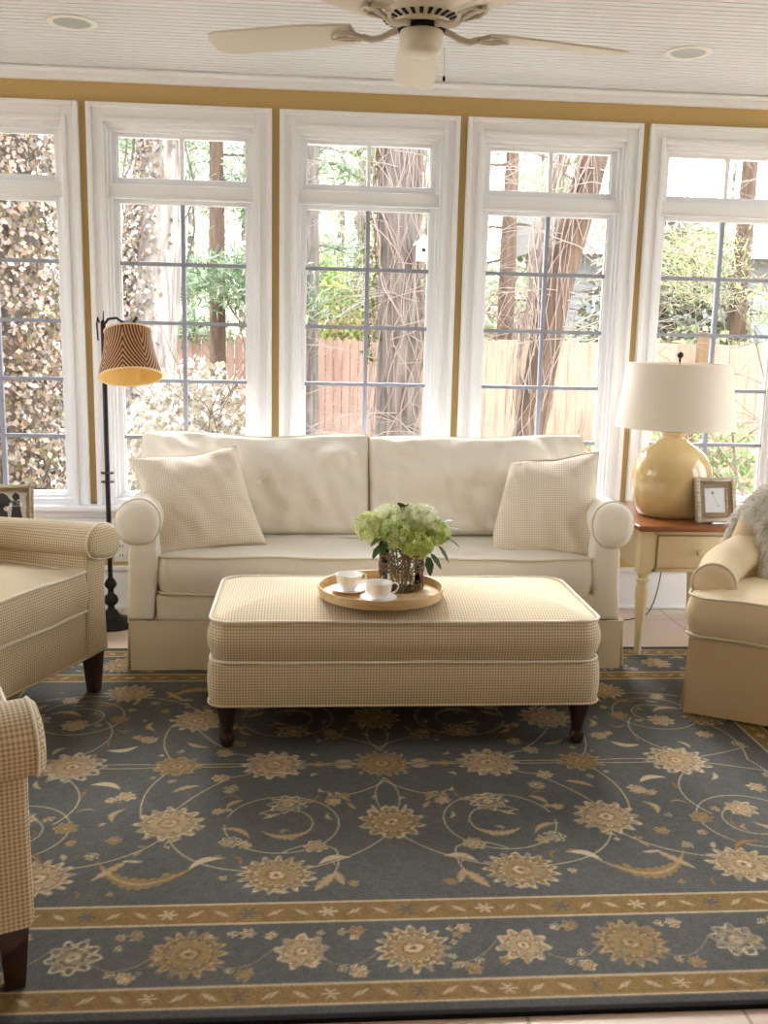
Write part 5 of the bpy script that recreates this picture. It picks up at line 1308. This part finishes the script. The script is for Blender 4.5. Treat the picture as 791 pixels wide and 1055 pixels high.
# distant woods
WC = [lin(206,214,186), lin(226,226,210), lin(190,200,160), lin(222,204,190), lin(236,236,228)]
for i_, (x, y, rx, hz, lb) in enumerate(((-9, 27, 4.5, 8, 'distant pale trees at the far left beyond the garden'), (-2, 30, 4.5, 9, 'distant pale trees behind the second window'), (4, 33, 4, 8, 'distant pale trees behind the fourth window'), (12, 38, 5, 9, 'distant trees behind the white house'))):
    S_ = empty('tree_clump', (x, y, GZ), 0, lb, 'trees'); rq = random.Random(60+i_)
    mb = MB()
    for k in range(5): 
        xx = rq.uniform(-rx, rx); trunk(mb, [(xx, 0, 0), (xx+.1, 0, 4), (xx+.2, 0, hz)], [.16, .12, .06], 8)
    mb.build('trunks', M['bark_grey'], S_)
    mb = MB(); leaf_cloud(mb, lambda r_: (Vector((r_.uniform(-rx, rx), r_.gauss(0, 1), r_.uniform(.5, hz))), None), 5000, .22, WC, 70+i_); mb.build('foliage', M['leafs'], S_, smooth=False)

# ------------------------------------------------------------------ light
sc = bpy.context.scene
w = bpy.data.worlds.new('overcast_sky'); sc.world = w; w.use_nodes = True; nt = w.node_tree; bg = nt.nodes['Background']
tc = nt.nodes.new('ShaderNodeTexCoord'); sp = nt.nodes.new('ShaderNodeSeparateXYZ'); nt.links.new(tc.outputs['Generated'], sp.inputs[0])
r = nt.nodes.new('ShaderNodeValToRGB'); e = r.color_ramp.elements
e[0].position = .0; e[0].color = (.92, .95, 1, 1); e[1].position = 1; e[1].color = (.86, .93, 1, 1)
nt.links.new(sp.outputs[2], r.inputs[0]); nt.links.new(r.outputs[0], bg.inputs['Color']); bg.inputs['Strength'].default_value = 4.4

def portal(loc, rot, sx, sy):
    l = bpy.data.lights.new('sky_portal', 'AREA'); l.shape = 'RECTANGLE'; l.size = sx; l.size_y = sy; l.cycles.is_portal = True
    o = bpy.data.objects.new('sky_portal', l); C.objects.link(o); o.location = loc; o.rotation_euler = rot
portal((cent[3], W+WT+.02, 1.4), (-PI/2, 0, 0), 6*P+.8, 1.8)
portal((XL-.18, 3.18, 1.4), (0, -PI/2, 0), 1.8, 2.3)
portal((XR+.18, 3.18, 1.4), (0, PI/2, 0), 1.8, 2.3)

sl = bpy.data.lights.new('veiled_sun', 'SUN'); sl.energy = 15; sl.angle = math.radians(40); sl.color = (1, .99, .98)
so = bpy.data.objects.new('veiled_sun', sl); C.objects.link(so); so.rotation_euler = Vector((.10, -.80, -.60)).to_track_quat('-Z', 'Y').to_euler()

# added warm fill light, out of view on the ceiling behind the viewer
e = empty('fill_light', (.3, -.9, ZC), 0, 'round warm fill light added on the ceiling behind the viewer', 'ceiling light')
mb = MB(); mb.lathe([(.20, -.001), (.205, -.02), (.19, -.03), (.17, -.03)], seg=40); mb.build('rim', M['fan'], e)
em = bpy.data.materials.new('warm_fill_glow'); em.use_nodes = True; b = em.node_tree.nodes['Principled BSDF']; b.inputs['Emission Color'].default_value = (1, .72, .42, 1); b.inputs['Emission Strength'].default_value = 12
mb = MB(); mb.lathe([(.185, -.03), (.16, -.055), (.09, -.075), (.001, -.082)], seg=40, cap0=False); mb.build('glow_dome', em, e)

# ------------------------------------------------------------------ camera
f_px, pitch, roll, yaw, HC = 1000, .1791, .0222, .0795, 1.347
fw = Vector((math.sin(yaw)*math.cos(pitch), math.cos(yaw)*math.cos(pitch), -math.sin(pitch)))
rt = Vector((math.cos(yaw), -math.sin(yaw), 0)); up = rt.cross(fw)
r2 = rt*math.cos(roll)+up*math.sin(roll); u2 = up*math.cos(roll)-rt*math.sin(roll)
cam = bpy.data.cameras.new('camera'); co = bpy.data.objects.new('camera', cam); C.objects.link(co)
mtx = Matrix((( r2.x, u2.x, -fw.x, 0), (r2.y, u2.y, -fw.y, 0), (r2.z, u2.z, -fw.z, HC), (0, 0, 0, 1))); co.matrix_world = mtx
cam.sensor_fit = 'VERTICAL'; cam.sensor_height = 36; cam.lens = 36*f_px/1055; cam.clip_start = .05; cam.clip_end = 300
sc.camera = co
vs_ = sc.view_settings; vs_.view_transform = 'Standard'; vs_.look = 'None'; vs_.gamma = 1; vs_.use_curve_mapping = False; vs_.exposure = .68
sc.cycles.max_bounces = 10; sc.cycles.diffuse_bounces = 6; sc.cycles.transparent_max_bounces = 16
sc.cycles.sample_clamp_indirect = 10
